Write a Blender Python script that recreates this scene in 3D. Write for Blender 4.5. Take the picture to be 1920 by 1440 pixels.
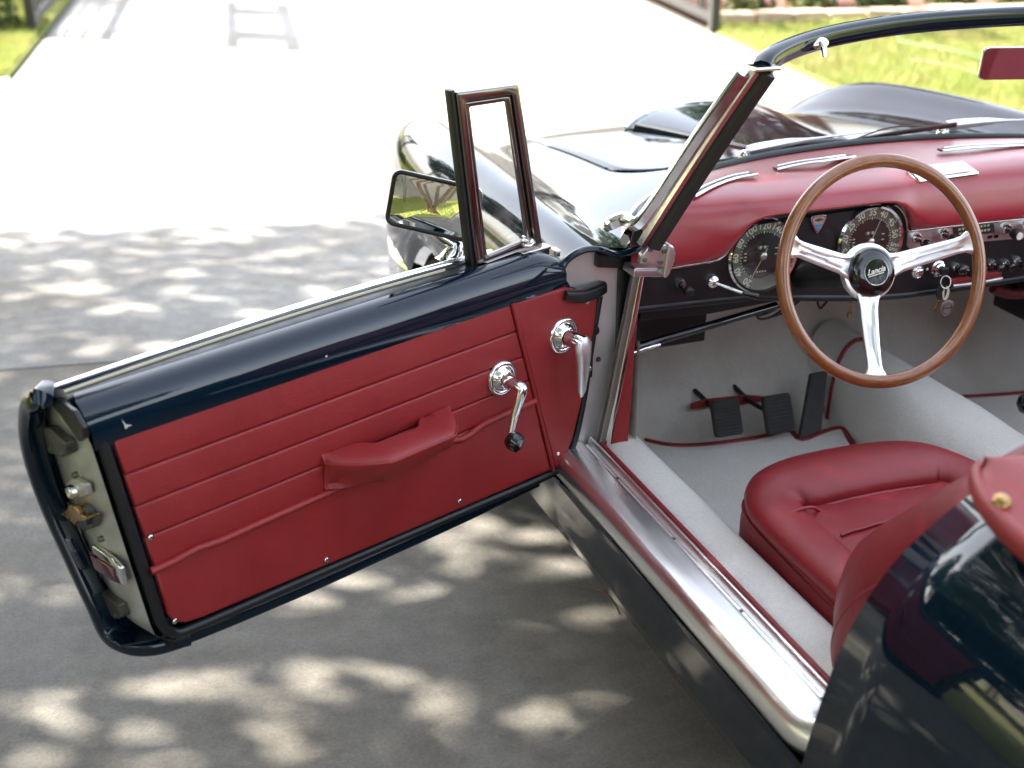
import bpy, bmesh, math, random
from mathutils import Vector, Matrix, noise
random.seed(7)
V = Vector
scene = bpy.context.scene
for o in list(bpy.data.objects):
    bpy.data.objects.remove(o)
COL = scene.collection
R = math.radians

# ------------------------------------------------------------------ camera
PITCH, YAW = R(23.695), R(19.948)
CAM = V((-1.72, -2.145, 1.60))
hd = V((math.sin(YAW), math.cos(YAW), 0)); rt = V((math.cos(YAW), -math.sin(YAW), 0)); UP = V((0, 0, 1))
fw = hd*math.cos(PITCH) - UP*math.sin(PITCH); cu = hd*math.sin(PITCH) + UP*math.cos(PITCH)
cd = bpy.data.cameras.new('camera'); cam = bpy.data.objects.new('camera', cd); COL.objects.link(cam)
cam.matrix_world = Matrix.Translation(CAM) @ Matrix((rt, cu, -fw)).transposed().to_4x4()
cd.sensor_width = 36; cd.lens = 2470/1920*36; cd.clip_start = .05; cd.clip_end = 500
cd.dof.use_dof = True; cd.dof.focus_distance = 2.42; cd.dof.aperture_fstop = 3.0; cd.dof.aperture_blades = 9
scene.camera = cam

# ------------------------------------------------------------------ light
SUN_EL = R(41)
SH = V((-.79, .61, 0)).normalized()                      # horizontal direction towards the sun
SUN = SH*math.cos(SUN_EL) + UP*math.sin(SUN_EL)
w = bpy.data.worlds.new('World'); scene.world = w; w.use_nodes = True
nt = w.node_tree; bg = nt.nodes['Background']
sky = nt.nodes.new('ShaderNodeTexSky'); sky.sky_type = 'NISHITA'; sky.sun_disc = False
sky.sun_elevation = SUN_EL; sky.sun_rotation = math.atan2(SH.x, SH.y)
sky.air_density = 1.0; sky.dust_density = 3.0; sky.ozone_density = 1.0
hs = nt.nodes.new('ShaderNodeHueSaturation'); hs.inputs['Saturation'].default_value = .45     # thin bright haze over the blue
nt.links.new(sky.outputs[0], hs.inputs['Color']); nt.links.new(hs.outputs[0], bg.inputs[0]); bg.inputs[1].default_value = .15
sl = bpy.data.lights.new('sun', 'SUN'); sl.energy = 4.8; sl.angle = R(.53); sl.color = (1, .94, .84)
so = bpy.data.objects.new('sun', sl); COL.objects.link(so); so.location = (-20, 16, 25)
so.rotation_euler = (-SUN).to_track_quat('-Z', 'Y').to_euler()
vs = scene.view_settings
vs.view_transform = 'Standard'; vs.look = 'None'; vs.exposure = 2.65; vs.gamma = 1
try:
    vs.use_curve_mapping = False
except Exception:
    pass
scene.render.engine = 'CYCLES'
scene.cycles.max_bounces = 10; scene.cycles.transparent_max_bounces = 12
scene.cycles.caustics_reflective = False; scene.cycles.caustics_refractive = False

# ------------------------------------------------------------------ measuring helpers (survey of the real place)
def ray(px, py): return rt*((px-960)/2470) + cu*((720-py)/2470) + fw
def on_plane(px, py, p0, n):
    d = ray(px, py); n = V(n); return CAM + d*(((V(p0)-CAM).dot(n))/d.dot(n))
def on_z(px, py, z): return on_plane(px, py, (0, 0, z), (0, 0, 1))
def on_y(px, py, y): return on_plane(px, py, (0, y, 0), (0, 1, 0))
def on_x(px, py, x): return on_plane(px, py, (x, 0, 0), (1, 0, 0))

# ------------------------------------------------------------------ mesh helpers
def world_loc(o):
    p = V((0, 0, 0))
    while o is not None:
        p += o.location; o = o.parent
    return p
def link(name, me, mat, parent=None, smooth=True):
    o = bpy.data.objects.new(name, me); COL.objects.link(o)
    if mat is not None: me.materials.append(mat)
    if parent is not None:
        o.parent = parent; o.matrix_parent_inverse = Matrix.Translation(-world_loc(parent))
    if smooth:
        me.polygons.foreach_set('use_smooth', [True]*len(me.polygons))
    return o
def pydata(name, vs_, fs, mat, parent=None, smooth=True):
    me = bpy.data.meshes.new(name); me.from_pydata([tuple(v) for v in vs_], [], fs); me.update()
    bm = bmesh.new(); bm.from_mesh(me); bmesh.ops.recalc_face_normals(bm, faces=bm.faces); bm.to_mesh(me); bm.free()
    return link(name, me, mat, parent, smooth)
def bevel(o, wd, seg=3, ang=30):
    m = o.modifiers.new('b', 'BEVEL'); m.width = wd; m.segments = seg; m.limit_method = 'ANGLE'; m.angle_limit = R(ang)
    m.miter_outer = 'MITER_ARC' if seg > 1 else 'MITER_SHARP'
    n = o.modifiers.new('w', 'WEIGHTED_NORMAL'); n.keep_sharp = True
    return o
def subd(o, n=2):
    m = o.modifiers.new('s', 'SUBSURF'); m.levels = n; m.render_levels = n; return o
def solid(o, t, off=-1):
    m = o.modifiers.new('t', 'SOLIDIFY'); m.thickness = t; m.offset = off; return o
def grid(name, rows, mat, parent=None, cu_=False, cv_=False, caps=False, smooth=True):
    nr, nc = len(rows), len(rows[0]); vs_ = [v for r_ in rows for v in r_]; fs = []; uv = []
    for i in range(nr if cu_ else nr-1):
        for j in range(nc if cv_ else nc-1):
            a = i*nc+j; b = i*nc+(j+1) % nc; c = ((i+1) % nr)*nc+(j+1) % nc; d = ((i+1) % nr)*nc+j
            fs.append((a, b, c, d)); uv.append(((i, j), (i, j+1), (i+1, j+1), (i+1, j)))
    nq = len(fs)
    if caps:
        fs.append(tuple(range(nc))); fs.append(tuple(range((nr-1)*nc, nr*nc)))
    me = bpy.data.meshes.new(name); me.from_pydata([tuple(v) for v in vs_], [], fs); me.update()
    ul = me.uv_layers.new(name='UVMap')
    for p in me.polygons:
        for k, li in enumerate(p.loop_indices):
            if p.index < nq:
                q = uv[p.index][k]; ul.data[li].uv = (q[0]/max(1, nr), q[1]/max(1, nc))
    bm = bmesh.new(); bm.from_mesh(me); bmesh.ops.recalc_face_normals(bm, faces=bm.faces); bm.to_mesh(me); bm.free()
    o = link(name, me, mat, parent, smooth)
    if caps and smooth:
        e = o.modifiers.new('e', 'EDGE_SPLIT'); e.split_angle = R(50)
    return o
def cr(pts, n=8, closed=False):
    """Catmull-Rom through points (any tuple length)."""
    pts = [V(p) for p in pts]; out = []; m = len(pts)
    for i in range(m if closed else m-1):
        if closed: p0, p1, p2, p3 = pts[i-1], pts[i], pts[(i+1) % m], pts[(i+2) % m]
        else:
            p1, p2 = pts[i], pts[i+1]
            p0 = pts[i-1] if i > 0 else p1*2-p2
            p3 = pts[i+2] if i+2 < m else p2*2-p1
        for k in range(n):
            t = k/n; t2 = t*t; t3 = t2*t
            out.append((p1*2 + (p2-p0)*t + (p0*2-p1*5+p2*4-p3)*t2 + (p1*3-p0-p2*3+p3)*t3)*.5)
    if not closed: out.append(pts[-1])
    return out
def frames(path, up=None, closed=False):
    n = len(path); T = []
    for i in range(n):
        a = path[i-1] if (i > 0 or closed) else path[i]
        b = path[(i+1) % n] if (i < n-1 or closed) else path[i]
        T.append((b-a).normalized())
    fr = []
    if up is None:
        t = T[0]; a = V((0, 0, 1)) if abs(t.z) < .9 else V((1, 0, 0)); u_ = (a-t*a.dot(t)).normalized()
        for i in range(n):
            t = T[i]; u_ = (u_-t*u_.dot(t)).normalized(); fr.append((u_, t.cross(u_)))
    else:
        for i in range(n):
            t = T[i]; a = V(up[i]) if isinstance(up, list) else V(up); u_ = (a-t*a.dot(t)).normalized(); fr.append((u_, t.cross(u_)))
    return fr
def sweep(name, path, prof, mat, parent=None, up=None, closed=False, caps=True, smooth=True, scale=None):
    path = [V(p) for p in path]; fr = frames(path, up, closed); rows = []
    for i, p in enumerate(path):
        s = scale[i] if scale else 1
        rows.append([p + fr[i][0]*(a*s) + fr[i][1]*(b*s) for a, b in prof])
    return grid(name, rows, mat, parent, cu_=closed, cv_=True, caps=(caps and not closed), smooth=smooth)
def circ(r, n=12, sx=1, sy=1): return [(r*sx*math.cos(2*math.pi*k/n), r*sy*math.sin(2*math.pi*k/n)) for k in range(n)]
def rrect(hx, hy, r, n=4):
    o = []
    for cx, cy, a in ((hx-r, hy-r, 0), (-hx+r, hy-r, 90), (-hx+r, -hy+r, 180), (hx-r, -hy+r, 270)):
        for k in range(n+1):
            t = R(a+90*k/n); o.append((cx+r*math.cos(t), cy+r*math.sin(t)))
    return o
def tube(name, path, r, mat, parent=None, n=12, closed=False, scale=None):
    return sweep(name, path, circ(r, n), mat, parent, None, closed, True, True, scale)
def lathe(name, c, axis, prof, mat, parent=None, n=32, cap=True, smooth_split=35):
    """prof: (radius, height along axis)"""
    axis = V(axis).normalized(); a = V((0, 0, 1)) if abs(axis.z) < .9 else V((1, 0, 0))
    u_ = (a-axis*a.dot(axis)).normalized(); v_ = axis.cross(u_); c = V(c)
    rows = [[c+axis*h+u_*(r*math.cos(2*math.pi*k/n))+v_*(r*math.sin(2*math.pi*k/n)) for k in range(n)] for r, h in prof]
    o = grid(name, rows, mat, parent, cv_=True, caps=cap)
    if not cap:
        e = o.modifiers.new('e', 'EDGE_SPLIT'); e.split_angle = R(smooth_split)
    return o
def prism(name, pts, ext, mat, parent=None, bev=0, seg=2, smooth=True):
    pts = [V(p) for p in pts]; ext = V(ext); n = len(pts)
    fs = [tuple(range(n)), tuple(range(2*n-1, n-1, -1))]+[(i, (i+1) % n, n+(i+1) % n, n+i) for i in range(n)]
    o = pydata(name, pts+[p+ext for p in pts], fs, mat, parent, smooth)
    if bev: bevel(o, bev, seg)
    else:
        e = o.modifiers.new('e', 'EDGE_SPLIT'); e.split_angle = R(30)
    return o
def box(name, c, ax, h, mat, parent=None, bev=.003, seg=2):
    c = V(c); ax = [V(a).normalized() for a in ax]
    vs_ = [c+ax[0]*h[0]*i+ax[1]*h[1]*j+ax[2]*h[2]*k for i in (-1, 1) for j in (-1, 1) for k in (-1, 1)]
    o = pydata(name, vs_, [(0, 1, 3, 2), (4, 6, 7, 5), (0, 4, 5, 1), (2, 3, 7, 6), (0, 2, 6, 4), (1, 5, 7, 3)], mat, parent)
    if bev: bevel(o, bev, seg)
    return o
AX = (V((1, 0, 0)), V((0, 1, 0)), V((0, 0, 1)))
def text(name, s, org, xa, ya, size, mat, parent=None, ext=.0006, align='CENTER', shear=0):
    cv = bpy.data.curves.new(name, 'FONT'); cv.body = s; cv.size = 1; cv.extrude = .02; cv.align_x = align; cv.align_y = 'CENTER'; cv.shear = shear
    cv.resolution_u = 3; cv.offset = .014
    t = bpy.data.objects.new(name, cv); COL.objects.link(t)
    dg = bpy.context.evaluated_depsgraph_get(); me = bpy.data.meshes.new_from_object(t.evaluated_get(dg))
    bpy.data.objects.remove(t); bpy.data.curves.remove(cv)
    xa = V(xa).normalized(); ya = V(ya).normalized(); za = xa.cross(ya); org = V(org)
    for v in me.vertices:
        c = v.co.copy(); v.co = org+xa*(c.x*size)+ya*(c.y*size)+za*(c.z/.02*ext)
    return link(name, me, mat, parent, False)
def merge(name, objs):
    """join a few alike pieces of ONE part into one mesh"""
    bm = bmesh.new(); mats = objs[0].data.materials[0]
    for o in objs: bm.from_mesh(o.data)
    me = bpy.data.meshes.new(name); bm.to_mesh(me); bm.free(); p = objs[0].parent
    for o in objs: bpy.data.objects.remove(o)
    return link(name, me, mats, p, True)
def thing(name, label, cat, loc=(0, 0, 0), group=None):
    o = bpy.data.objects.new(name, None); COL.objects.link(o); o.location = loc; o.empty_display_size = .1
    return tag(o, label, cat, group)
def tag(o, label=None, cat=None, group=None, kind=None):
    if label: o['label'] = label
    if cat: o['category'] = cat
    if group: o['group'] = group
    if kind: o['kind'] = kind
    return o

# ------------------------------------------------------------------ materials
def mat(name, base, rough=.5, metal=0, coat=0, coat_r=.03, spec=.5, var=None, vscale=8, bump=0, bscale=200, rvar=0, rscale=20, sheen=0, detail=6, bumptype='noise', stretch=None, coat_ior=1.5, speck=None, peel=0, wave=0, wscale=14):
    m = bpy.data.materials.new(name); m.use_nodes = True; t = m.node_tree; b = t.nodes['Principled BSDF']
    b.inputs['Base Color'].default_value = (*base, 1); b.inputs['Roughness'].default_value = rough; b.inputs['Metallic'].default_value = metal
    b.inputs['Coat Weight'].default_value = coat; b.inputs['Coat Roughness'].default_value = coat_r; b.inputs['Specular IOR Level'].default_value = spec
    b.inputs['Coat IOR'].default_value = coat_ior
    if sheen: b.inputs['Sheen Weight'].default_value = sheen; b.inputs['Sheen Roughness'].default_value = .5
    tc = t.nodes.new('ShaderNodeTexCoord'); co = tc.outputs['Object']
    if stretch:
        mp = t.nodes.new('ShaderNodeMapping'); mp.inputs['Scale'].default_value = stretch; t.links.new(co, mp.inputs[0]); co = mp.outputs[0]
    def nz(sc, det=6, rg=.6):
        n = t.nodes.new('ShaderNodeTexNoise'); n.inputs['Scale'].default_value = sc; n.inputs['Detail'].default_value = det; n.inputs['Roughness'].default_value = rg
        t.links.new(co, n.inputs['Vector']); return n
    if var:
        n = nz(vscale, detail); r_ = t.nodes.new('ShaderNodeValToRGB'); r_.color_ramp.elements[0].position = .3; r_.color_ramp.elements[1].position = .72
        r_.color_ramp.elements[0].color = (*var, 1); r_.color_ramp.elements[1].color = (*base, 1)
        t.links.new(n.outputs[0], r_.inputs[0]); t.links.new(r_.outputs[0], b.inputs['Base Color'])
    if speck:
        lk = b.inputs['Base Color'].links; n = nz(speck[0], 3, .8); mr = t.nodes.new('ShaderNodeMapRange'); mr.inputs[1].default_value = .3; mr.inputs[2].default_value = .7; mr.inputs[3].default_value = 1-speck[1]; mr.inputs[4].default_value = 1+speck[1]*.5
        mxs = t.nodes.new('ShaderNodeMix'); mxs.data_type = 'RGBA'; mxs.blend_type = 'MULTIPLY'; mxs.inputs[0].default_value = 1; t.links.new(n.outputs[0], mr.inputs[0]); t.links.new(mr.outputs[0], mxs.inputs[7])
        if lk: t.links.new(lk[0].from_socket, mxs.inputs[6])
        else: mxs.inputs[6].default_value = (*base, 1)
        t.links.new(mxs.outputs[2], b.inputs['Base Color'])
    if peel:
        n = nz(34, 2, .5); bp = t.nodes.new('ShaderNodeBump'); bp.inputs['Strength'].default_value = peel; bp.inputs['Distance'].default_value = .001; t.links.new(n.outputs[0], bp.inputs['Height']); t.links.new(bp.outputs[0], b.inputs['Coat Normal'])
        n = nz(7, 9, .75); mr = t.nodes.new('ShaderNodeMapRange'); mr.inputs[1].default_value = .35; mr.inputs[2].default_value = .75; mr.inputs[3].default_value = coat_r; mr.inputs[4].default_value = coat_r+.07; t.links.new(n.outputs[0], mr.inputs[0]); t.links.new(mr.outputs[0], b.inputs['Coat Roughness'])
    if rvar:
        n = nz(rscale, 8, .7); mr = t.nodes.new('ShaderNodeMapRange'); mr.inputs[1].default_value = .3; mr.inputs[2].default_value = .7
        mr.inputs[3].default_value = max(0, rough-rvar); mr.inputs[4].default_value = rough+rvar; t.links.new(n.outputs[0], mr.inputs[0]); t.links.new(mr.outputs[0], b.inputs['Roughness'])
    if bump:
        if bumptype == 'voronoi':
            n = t.nodes.new('ShaderNodeTexVoronoi'); n.feature = 'DISTANCE_TO_EDGE'; n.inputs['Scale'].default_value = bscale; t.links.new(co, n.inputs['Vector'])
            mr = t.nodes.new('ShaderNodeMapRange'); mr.inputs[2].default_value = .12; t.links.new(n.outputs[0], mr.inputs[0]); src = mr.outputs[0]
        else:
            n = nz(bscale, 5, .65); src = n.outputs[0]
        bp = t.nodes.new('ShaderNodeBump'); bp.inputs['Strength'].default_value = bump; bp.inputs['Distance'].default_value = .002
        t.links.new(src, bp.inputs['Height']); t.links.new(bp.outputs[0], b.inputs['Normal'])
        if wave:
            n2 = nz(wscale, 3, .5); b2 = t.nodes.new('ShaderNodeBump'); b2.inputs['Strength'].default_value = wave; b2.inputs['Distance'].default_value = .01
            t.links.new(n2.outputs[0], b2.inputs['Height']); t.links.new(b2.outputs[0], bp.inputs['Normal'])
    return m
M = {}
M['paint'] = mat('navy_paint', (.0030, .0105, .021), .3, coat=1, coat_r=.012, spec=.0, coat_ior=1.52, peel=.10)
M['leather'] = mat('red_leather', (.30, .020, .021), .45, var=(.245, .015, .016), vscale=9, bump=.22, bscale=260, bumptype='voronoi', rvar=.10, rscale=8, wave=.16, wscale=16)
M['dash_leather'] = mat('red_dash_leather', (.36, .021, .034), .34, coat=.75, coat_r=.27, var=(.31, .017, .027), vscale=7, bump=.10, bscale=420, bumptype='voronoi', rvar=.05, rscale=10)  # base lightened towards pink to carry the glare on the pad
M['seat_leather'] = mat('red_seat_leather', (.27, .018, .025), .38, var=(.21, .013, .018), vscale=11, bump=.2, bscale=300, bumptype='voronoi', rvar=.07, rscale=12, wave=.2, wscale=20)
M['leather_dark'] = mat('red_leather_seam', (.10, .006, .009), .6)
M['piping'] = mat('red_piping', (.20, .012, .018), .55, bump=.3, bscale=500)
M['carpet'] = mat('grey_carpet', (.76, .735, .69), .95, var=(.62, .585, .53), vscale=4, bump=.9, bscale=170, sheen=.3, detail=12, speck=(260, .16))
M['carpet_worn'] = mat('grey_carpet_worn', (.74, .71, .66), .95, var=(.50, .455, .38), vscale=3.2, bump=.9, bscale=170, sheen=.2, detail=12, speck=(260, .16))
M['chrome'] = mat('chrome', (.86, .86, .86), .05, 1, rvar=.03, rscale=40)
M['chrome_dull'] = mat('aged_chrome', (.72, .70, .67), .14, 1, rvar=.07, rscale=30)
M['spoke'] = mat('spoke_aluminium', (.86, .86, .85), .36, 1, rvar=.06, rscale=40)
M['vent_chrome'] = mat('brownish_chrome', (.24, .215, .205), .13, 1)
M['alu'] = mat('polished_aluminium', (.88, .88, .87), .29, 1, rvar=.09, rscale=9, stretch=(1, .12, 1), bump=.05, bscale=150)
M['alu_brushed'] = mat('brushed_aluminium', (.62, .60, .60), .36, 1, rvar=.08, rscale=40, bump=.06, bscale=300)
M['channel'] = mat('dull_channel_metal', (.26, .245, .23), .42, .9, rvar=.1, rscale=20)
M['jamb'] = mat('bare_jamb_metal', (.78, .73, .71), .42, .55, var=(.58, .52, .50), vscale=7, rvar=.12, rscale=15, bump=.08, bscale=60)
M['latch'] = mat('worn_latch_plate', (.72, .71, .68), .38, .75, var=(.55, .53, .47), vscale=14, rvar=.1, rscale=25, bump=.1, bscale=120)
M['brass'] = mat('greasy_brass', (.62, .42, .18), .3, 1, var=(.35, .22, .10), vscale=60, rvar=.15, rscale=80)
M['steel_dark'] = mat('dark_steel', (.16, .15, .135), .4, .7, var=(.07, .065, .055), vscale=40, bump=.2, bscale=150)
M['rubber'] = mat('black_rubber', (.010, .010, .011), .42, rvar=.12, rscale=30, bump=.1, bscale=160)
M['black'] = mat('satin_black', (.008, .008, .009), .4, rvar=.1, rscale=30, bump=.05, bscale=250)
M['gloss_black'] = mat('gloss_black', (.006, .006, .007), .12, coat=.6)
M['pillar_black'] = mat('pillar_dark_trim', (.028, .025, .021), .5, var=(.015, .014, .012), vscale=30, bump=.15, bscale=200, stretch=(1, 1, .2))
M['pedal'] = mat('pedal_rubber', (.022, .021, .020), .7, var=(.035, .033, .03), vscale=40, bump=.3, bscale=200)
M['dial_ring'] = mat('dial_olive_ring', (.14, .14, .11), .5)
M['dial_black'] = mat('dial_black', (.007, .006, .006), .5)
M['numeral'] = mat('cream_numeral', (.85, .82, .70), .6)
M['cream'] = mat('cream_pinstripe', (.55, .50, .36), .5)
M['teal'] = mat('blue_enamel', (.06, .27, .42), .25, coat=.5)
M['green_enamel'] = mat('green_enamel', (.03, .12, .07), .25, coat=.5)
M['red_lens'] = mat('red_lens', (.16, .006, .012), .15, coat=.7, var=(.09, .004, .008), vscale=60)
M['white_chip'] = mat('paint_chip', (.5, .5, .47), .7)
M['rust'] = mat('rust_patch', (.18, .11, .06), .8, var=(.10, .06, .035), vscale=60, bump=.5, bscale=200)
M['tyre'] = mat('tyre_rubber', (.016, .016, .016), .75, var=(.03, .028, .026), vscale=14, bump=.3, bscale=80)

def wood():
    m = bpy.data.materials.new('varnished_wood'); m.use_nodes = True; t = m.node_tree; b = t.nodes['Principled BSDF']
    tc = t.nodes.new('ShaderNodeTexCoord'); mp = t.nodes.new('ShaderNodeMapping'); mp.inputs['Scale'].default_value = (9, 5, 1)
    t.links.new(tc.outputs['UV'], mp.inputs[0])
    n = t.nodes.new('ShaderNodeTexNoise'); n.inputs['Scale'].default_value = 5; n.inputs['Detail'].default_value = 9; n.inputs['Roughness'].default_value = .7; n.inputs['Distortion'].default_value = .6
    t.links.new(mp.outputs[0], n.inputs['Vector'])
    r_ = t.nodes.new('ShaderNodeValToRGB'); e = r_.color_ramp.elements; e[0].position = .28; e[0].color = (.075, .022, .006, 1); e[1].position = .75; e[1].color = (.42, .135, .030, 1)
    e2 = e.new(.52); e2.color = (.25, .080, .018, 1)
    t.links.new(n.outputs[0], r_.inputs[0]); t.links.new(r_.outputs[0], b.inputs['Base Color'])
    b.inputs['Roughness'].default_value = .34; b.inputs['Coat Weight'].default_value = .9; b.inputs['Coat Roughness'].default_value = .08
    return m
M['wood'] = wood()
def thin_glass(name, tint=(1, 1, 1), dirt=0., ior=1.45):
    m = bpy.data.materials.new(name); m.use_nodes = True; t = m.node_tree; t.nodes.clear()
    o = t.nodes.new('ShaderNodeOutputMaterial'); tr = t.nodes.new('ShaderNodeBsdfTransparent'); tr.inputs[0].default_value = (*tint, 1)
    g = t.nodes.new('ShaderNodeBsdfGlossy'); g.inputs['Roughness'].default_value = .01; lw = t.nodes.new('ShaderNodeLayerWeight'); lw.inputs[0].default_value = .5; pw = t.nodes.new('ShaderNodeMath'); pw.operation = 'POWER'; pw.inputs[1].default_value = 5; t.links.new(lw.outputs['Facing'], pw.inputs[0])
    f = t.nodes.new('ShaderNodeMath'); f.operation = 'MULTIPLY_ADD'; f.inputs[1].default_value = .92; f.inputs[2].default_value = .07; t.links.new(pw.outputs[0], f.inputs[0])
    mx = t.nodes.new('ShaderNodeMixShader'); t.links.new(f.outputs[0], mx.inputs[0]); t.links.new(tr.outputs[0], mx.inputs[1]); t.links.new(g.outputs[0], mx.inputs[2])
    last = mx.outputs[0]
    if dirt:
        d = t.nodes.new('ShaderNodeBsdfDiffuse'); d.inputs[0].default_value = (.6, .6, .58, 1)
        tc = t.nodes.new('ShaderNodeTexCoord'); n = t.nodes.new('ShaderNodeTexNoise'); n.inputs['Scale'].default_value = 22; n.inputs['Detail'].default_value = 8
        t.links.new(tc.outputs['Object'], n.inputs['Vector']); mr = t.nodes.new('ShaderNodeMapRange'); mr.inputs[1].default_value = .42; mr.inputs[2].default_value = .8; mr.inputs[4].default_value = dirt
        t.links.new(n.outputs[0], mr.inputs[0]); m2 = t.nodes.new('ShaderNodeMixShader'); t.links.new(mr.outputs[0], m2.inputs[0]); t.links.new(last, m2.inputs[1]); t.links.new(d.outputs[0], m2.inputs[2]); last = m2.outputs[0]
    t.links.new(last, o.inputs[0]); return m
M['glass'] = thin_glass('window_glass', (.96, .98, .965), .035)
M['vent_glass'] = thin_glass('vent_glass', (.94, .955, .945), .24)
M['mirror'] = mat('mirror_silver', (.88, .88, .87), .01, 1)
def concrete(name, light, dark, sc=1.):
    m = bpy.data.materials.new(name); m.use_nodes = True; t = m.node_tree; b = t.nodes['Principled BSDF']; tc = t.nodes.new('ShaderNodeTexCoord')
    def nz(s, d=8, rg=.6):
        n = t.nodes.new('ShaderNodeTexNoise'); n.inputs['Scale'].default_value = s*sc; n.inputs['Detail'].default_value = d; n.inputs['Roughness'].default_value = rg
        t.links.new(tc.outputs['Object'], n.inputs['Vector']); return n
    a = nz(1.7, 10, .7); r1 = t.nodes.new('ShaderNodeValToRGB'); r1.color_ramp.elements[0].position = .3; r1.color_ramp.elements[1].position = .7
    r1.color_ramp.elements[0].color = (*dark, 1); r1.color_ramp.elements[1].color = (*light, 1); t.links.new(a.outputs[0], r1.inputs[0])
    s = nz(130, 3, .8); r2 = t.nodes.new('ShaderNodeMapRange'); r2.inputs[1].default_value = .3; r2.inputs[2].default_value = .7; r2.inputs[3].default_value = .78; r2.inputs[4].default_value = 1.16; t.links.new(s.outputs[0], r2.inputs[0])
    k = nz(14, 6, .7); r3 = t.nodes.new('ShaderNodeMapRange'); r3.inputs[1].default_value = .3; r3.inputs[2].default_value = .7; r3.inputs[3].default_value = .78; r3.inputs[4].default_value = 1.12; t.links.new(k.outputs[0], r3.inputs[0])
    mu = t.nodes.new('ShaderNodeMath'); mu.operation = 'MULTIPLY'; t.links.new(r2.outputs[0], mu.inputs[0]); t.links.new(r3.outputs[0], mu.inputs[1])
    mx = t.nodes.new('ShaderNodeMix'); mx.data_type = 'RGBA'; mx.blend_type = 'MULTIPLY'; mx.inputs[0].default_value = 1
    t.links.new(r1.outputs[0], mx.inputs[6]); t.links.new(mu.outputs[0], mx.inputs[7]); t.links.new(mx.outputs[2], b.inputs['Base Color'])
    st = nz(.55, 12, .75); r4 = t.nodes.new('ShaderNodeValToRGB'); r4.color_ramp.elements[0].position = .40; r4.color_ramp.elements[1].position = .56
    r4.color_ramp.elements[0].color = (.74, .70, .63, 1); r4.color_ramp.elements[1].color = (1, 1, 1, 1); t.links.new(st.outputs[0], r4.inputs[0])
    vo = t.nodes.new('ShaderNodeTexVoronoi'); vo.feature = 'DISTANCE_TO_EDGE'; vo.inputs['Scale'].default_value = .42*sc; nd = nz(3.5, 6, .7)
    ad = t.nodes.new('ShaderNodeVectorMath'); ad.operation = 'MULTIPLY_ADD'; ad.inputs[1].default_value = (.5, .5, 0); t.links.new(nd.outputs['Color'], ad.inputs[0]); t.links.new(tc.outputs['Object'], ad.inputs[2]); t.links.new(ad.outputs[0], vo.inputs['Vector'])
    mc_ = t.nodes.new('ShaderNodeMapRange'); mc_.inputs[1].default_value = .0005; mc_.inputs[2].default_value = .0022; mc_.inputs[3].default_value = .88; mc_.inputs[4].default_value = 1; t.links.new(vo.outputs['Distance'], mc_.inputs[0])
    m3 = t.nodes.new('ShaderNodeMix'); m3.data_type = 'RGBA'; m3.blend_type = 'MULTIPLY'; m3.inputs[0].default_value = 1; t.links.new(mx.outputs[2], m3.inputs[6]); t.links.new(r4.outputs[0], m3.inputs[7])
    m4 = t.nodes.new('ShaderNodeMix'); m4.data_type = 'RGBA'; m4.blend_type = 'MULTIPLY'; m4.inputs[0].default_value = 1; t.links.new(m3.outputs[2], m4.inputs[6]); t.links.new(mc_.outputs[0], m4.inputs[7]); t.links.new(m4.outputs[2], b.inputs['Base Color'])
    b.inputs['Roughness'].default_value = .85
    bp = t.nodes.new('ShaderNodeBump'); bp.inputs['Strength'].default_value = .35; bp.inputs['Distance'].default_value = .004; t.links.new(s.outputs[0], bp.inputs['Height']); t.links.new(bp.outputs[0], b.inputs['Normal'])
    return m
M['concrete'] = concrete('driveway_concrete', (.25, .234, .208), (.15, .140, .122))
M['concrete_pale'] = concrete('paler_driveway_concrete', (.33, .325, .315), (.245, .24, .23))  # paler tone, used for the slabs beyond the joint
M['path'] = concrete('pale_path_concrete', (.46, .41, .36), (.38, .33, .29))
M['soil'] = mat('joint_dirt', (.10, .085, .07), .95, var=(.06, .05, .04), vscale=30, bump=.5, bscale=90)
M['turf'] = mat('turf_ground', (.20, .25, .05), .95, var=(.27, .25, .08), vscale=2.5, bump=.6, bscale=40)
M['mulch'] = mat('bark_mulch', (.17, .075, .04), .95, var=(.07, .03, .018), vscale=22, bump=.8, bscale=60)
M['edging'] = mat('edging_stone', (.52, .38, .27), .85, var=(.40, .28, .20), vscale=12, bump=.3, bscale=60)
M['iron'] = mat('gate_iron', (.018, .017, .016), .45, var=(.03, .027, .024), vscale=20, bump=.1, bscale=80)
M['gate_panel'] = mat('gate_grey_timber', (.30, .27, .24), .7, var=(.22, .19, .17), vscale=10, bump=.2, bscale=50, stretch=(1, 1, .2))
M['bark'] = mat('smooth_bark', (.24, .17, .11), .8, var=(.14, .095, .06), vscale=9, bump=.5, bscale=24, stretch=(1, 1, .35))
M['leaf'] = mat('leaf_green', (.055, .10, .018), .55, var=(.035, .07, .012), vscale=3)
M['leaf_light'] = mat('leaf_light_green', (.09, .14, .03), .55, var=(.05, .09, .015), vscale=3)
M['petal'] = mat('pink_petal', (.62, .22, .36), .6)
M['wall'] = mat('rendered_wall', (.36, .33, .30), .9, var=(.29, .265, .24), vscale=3, bump=.3, bscale=30)
M['grass'] = mat('grass_blade', (.20, .28, .045), .6, var=(.36, .33, .12), vscale=2.6)
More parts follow.
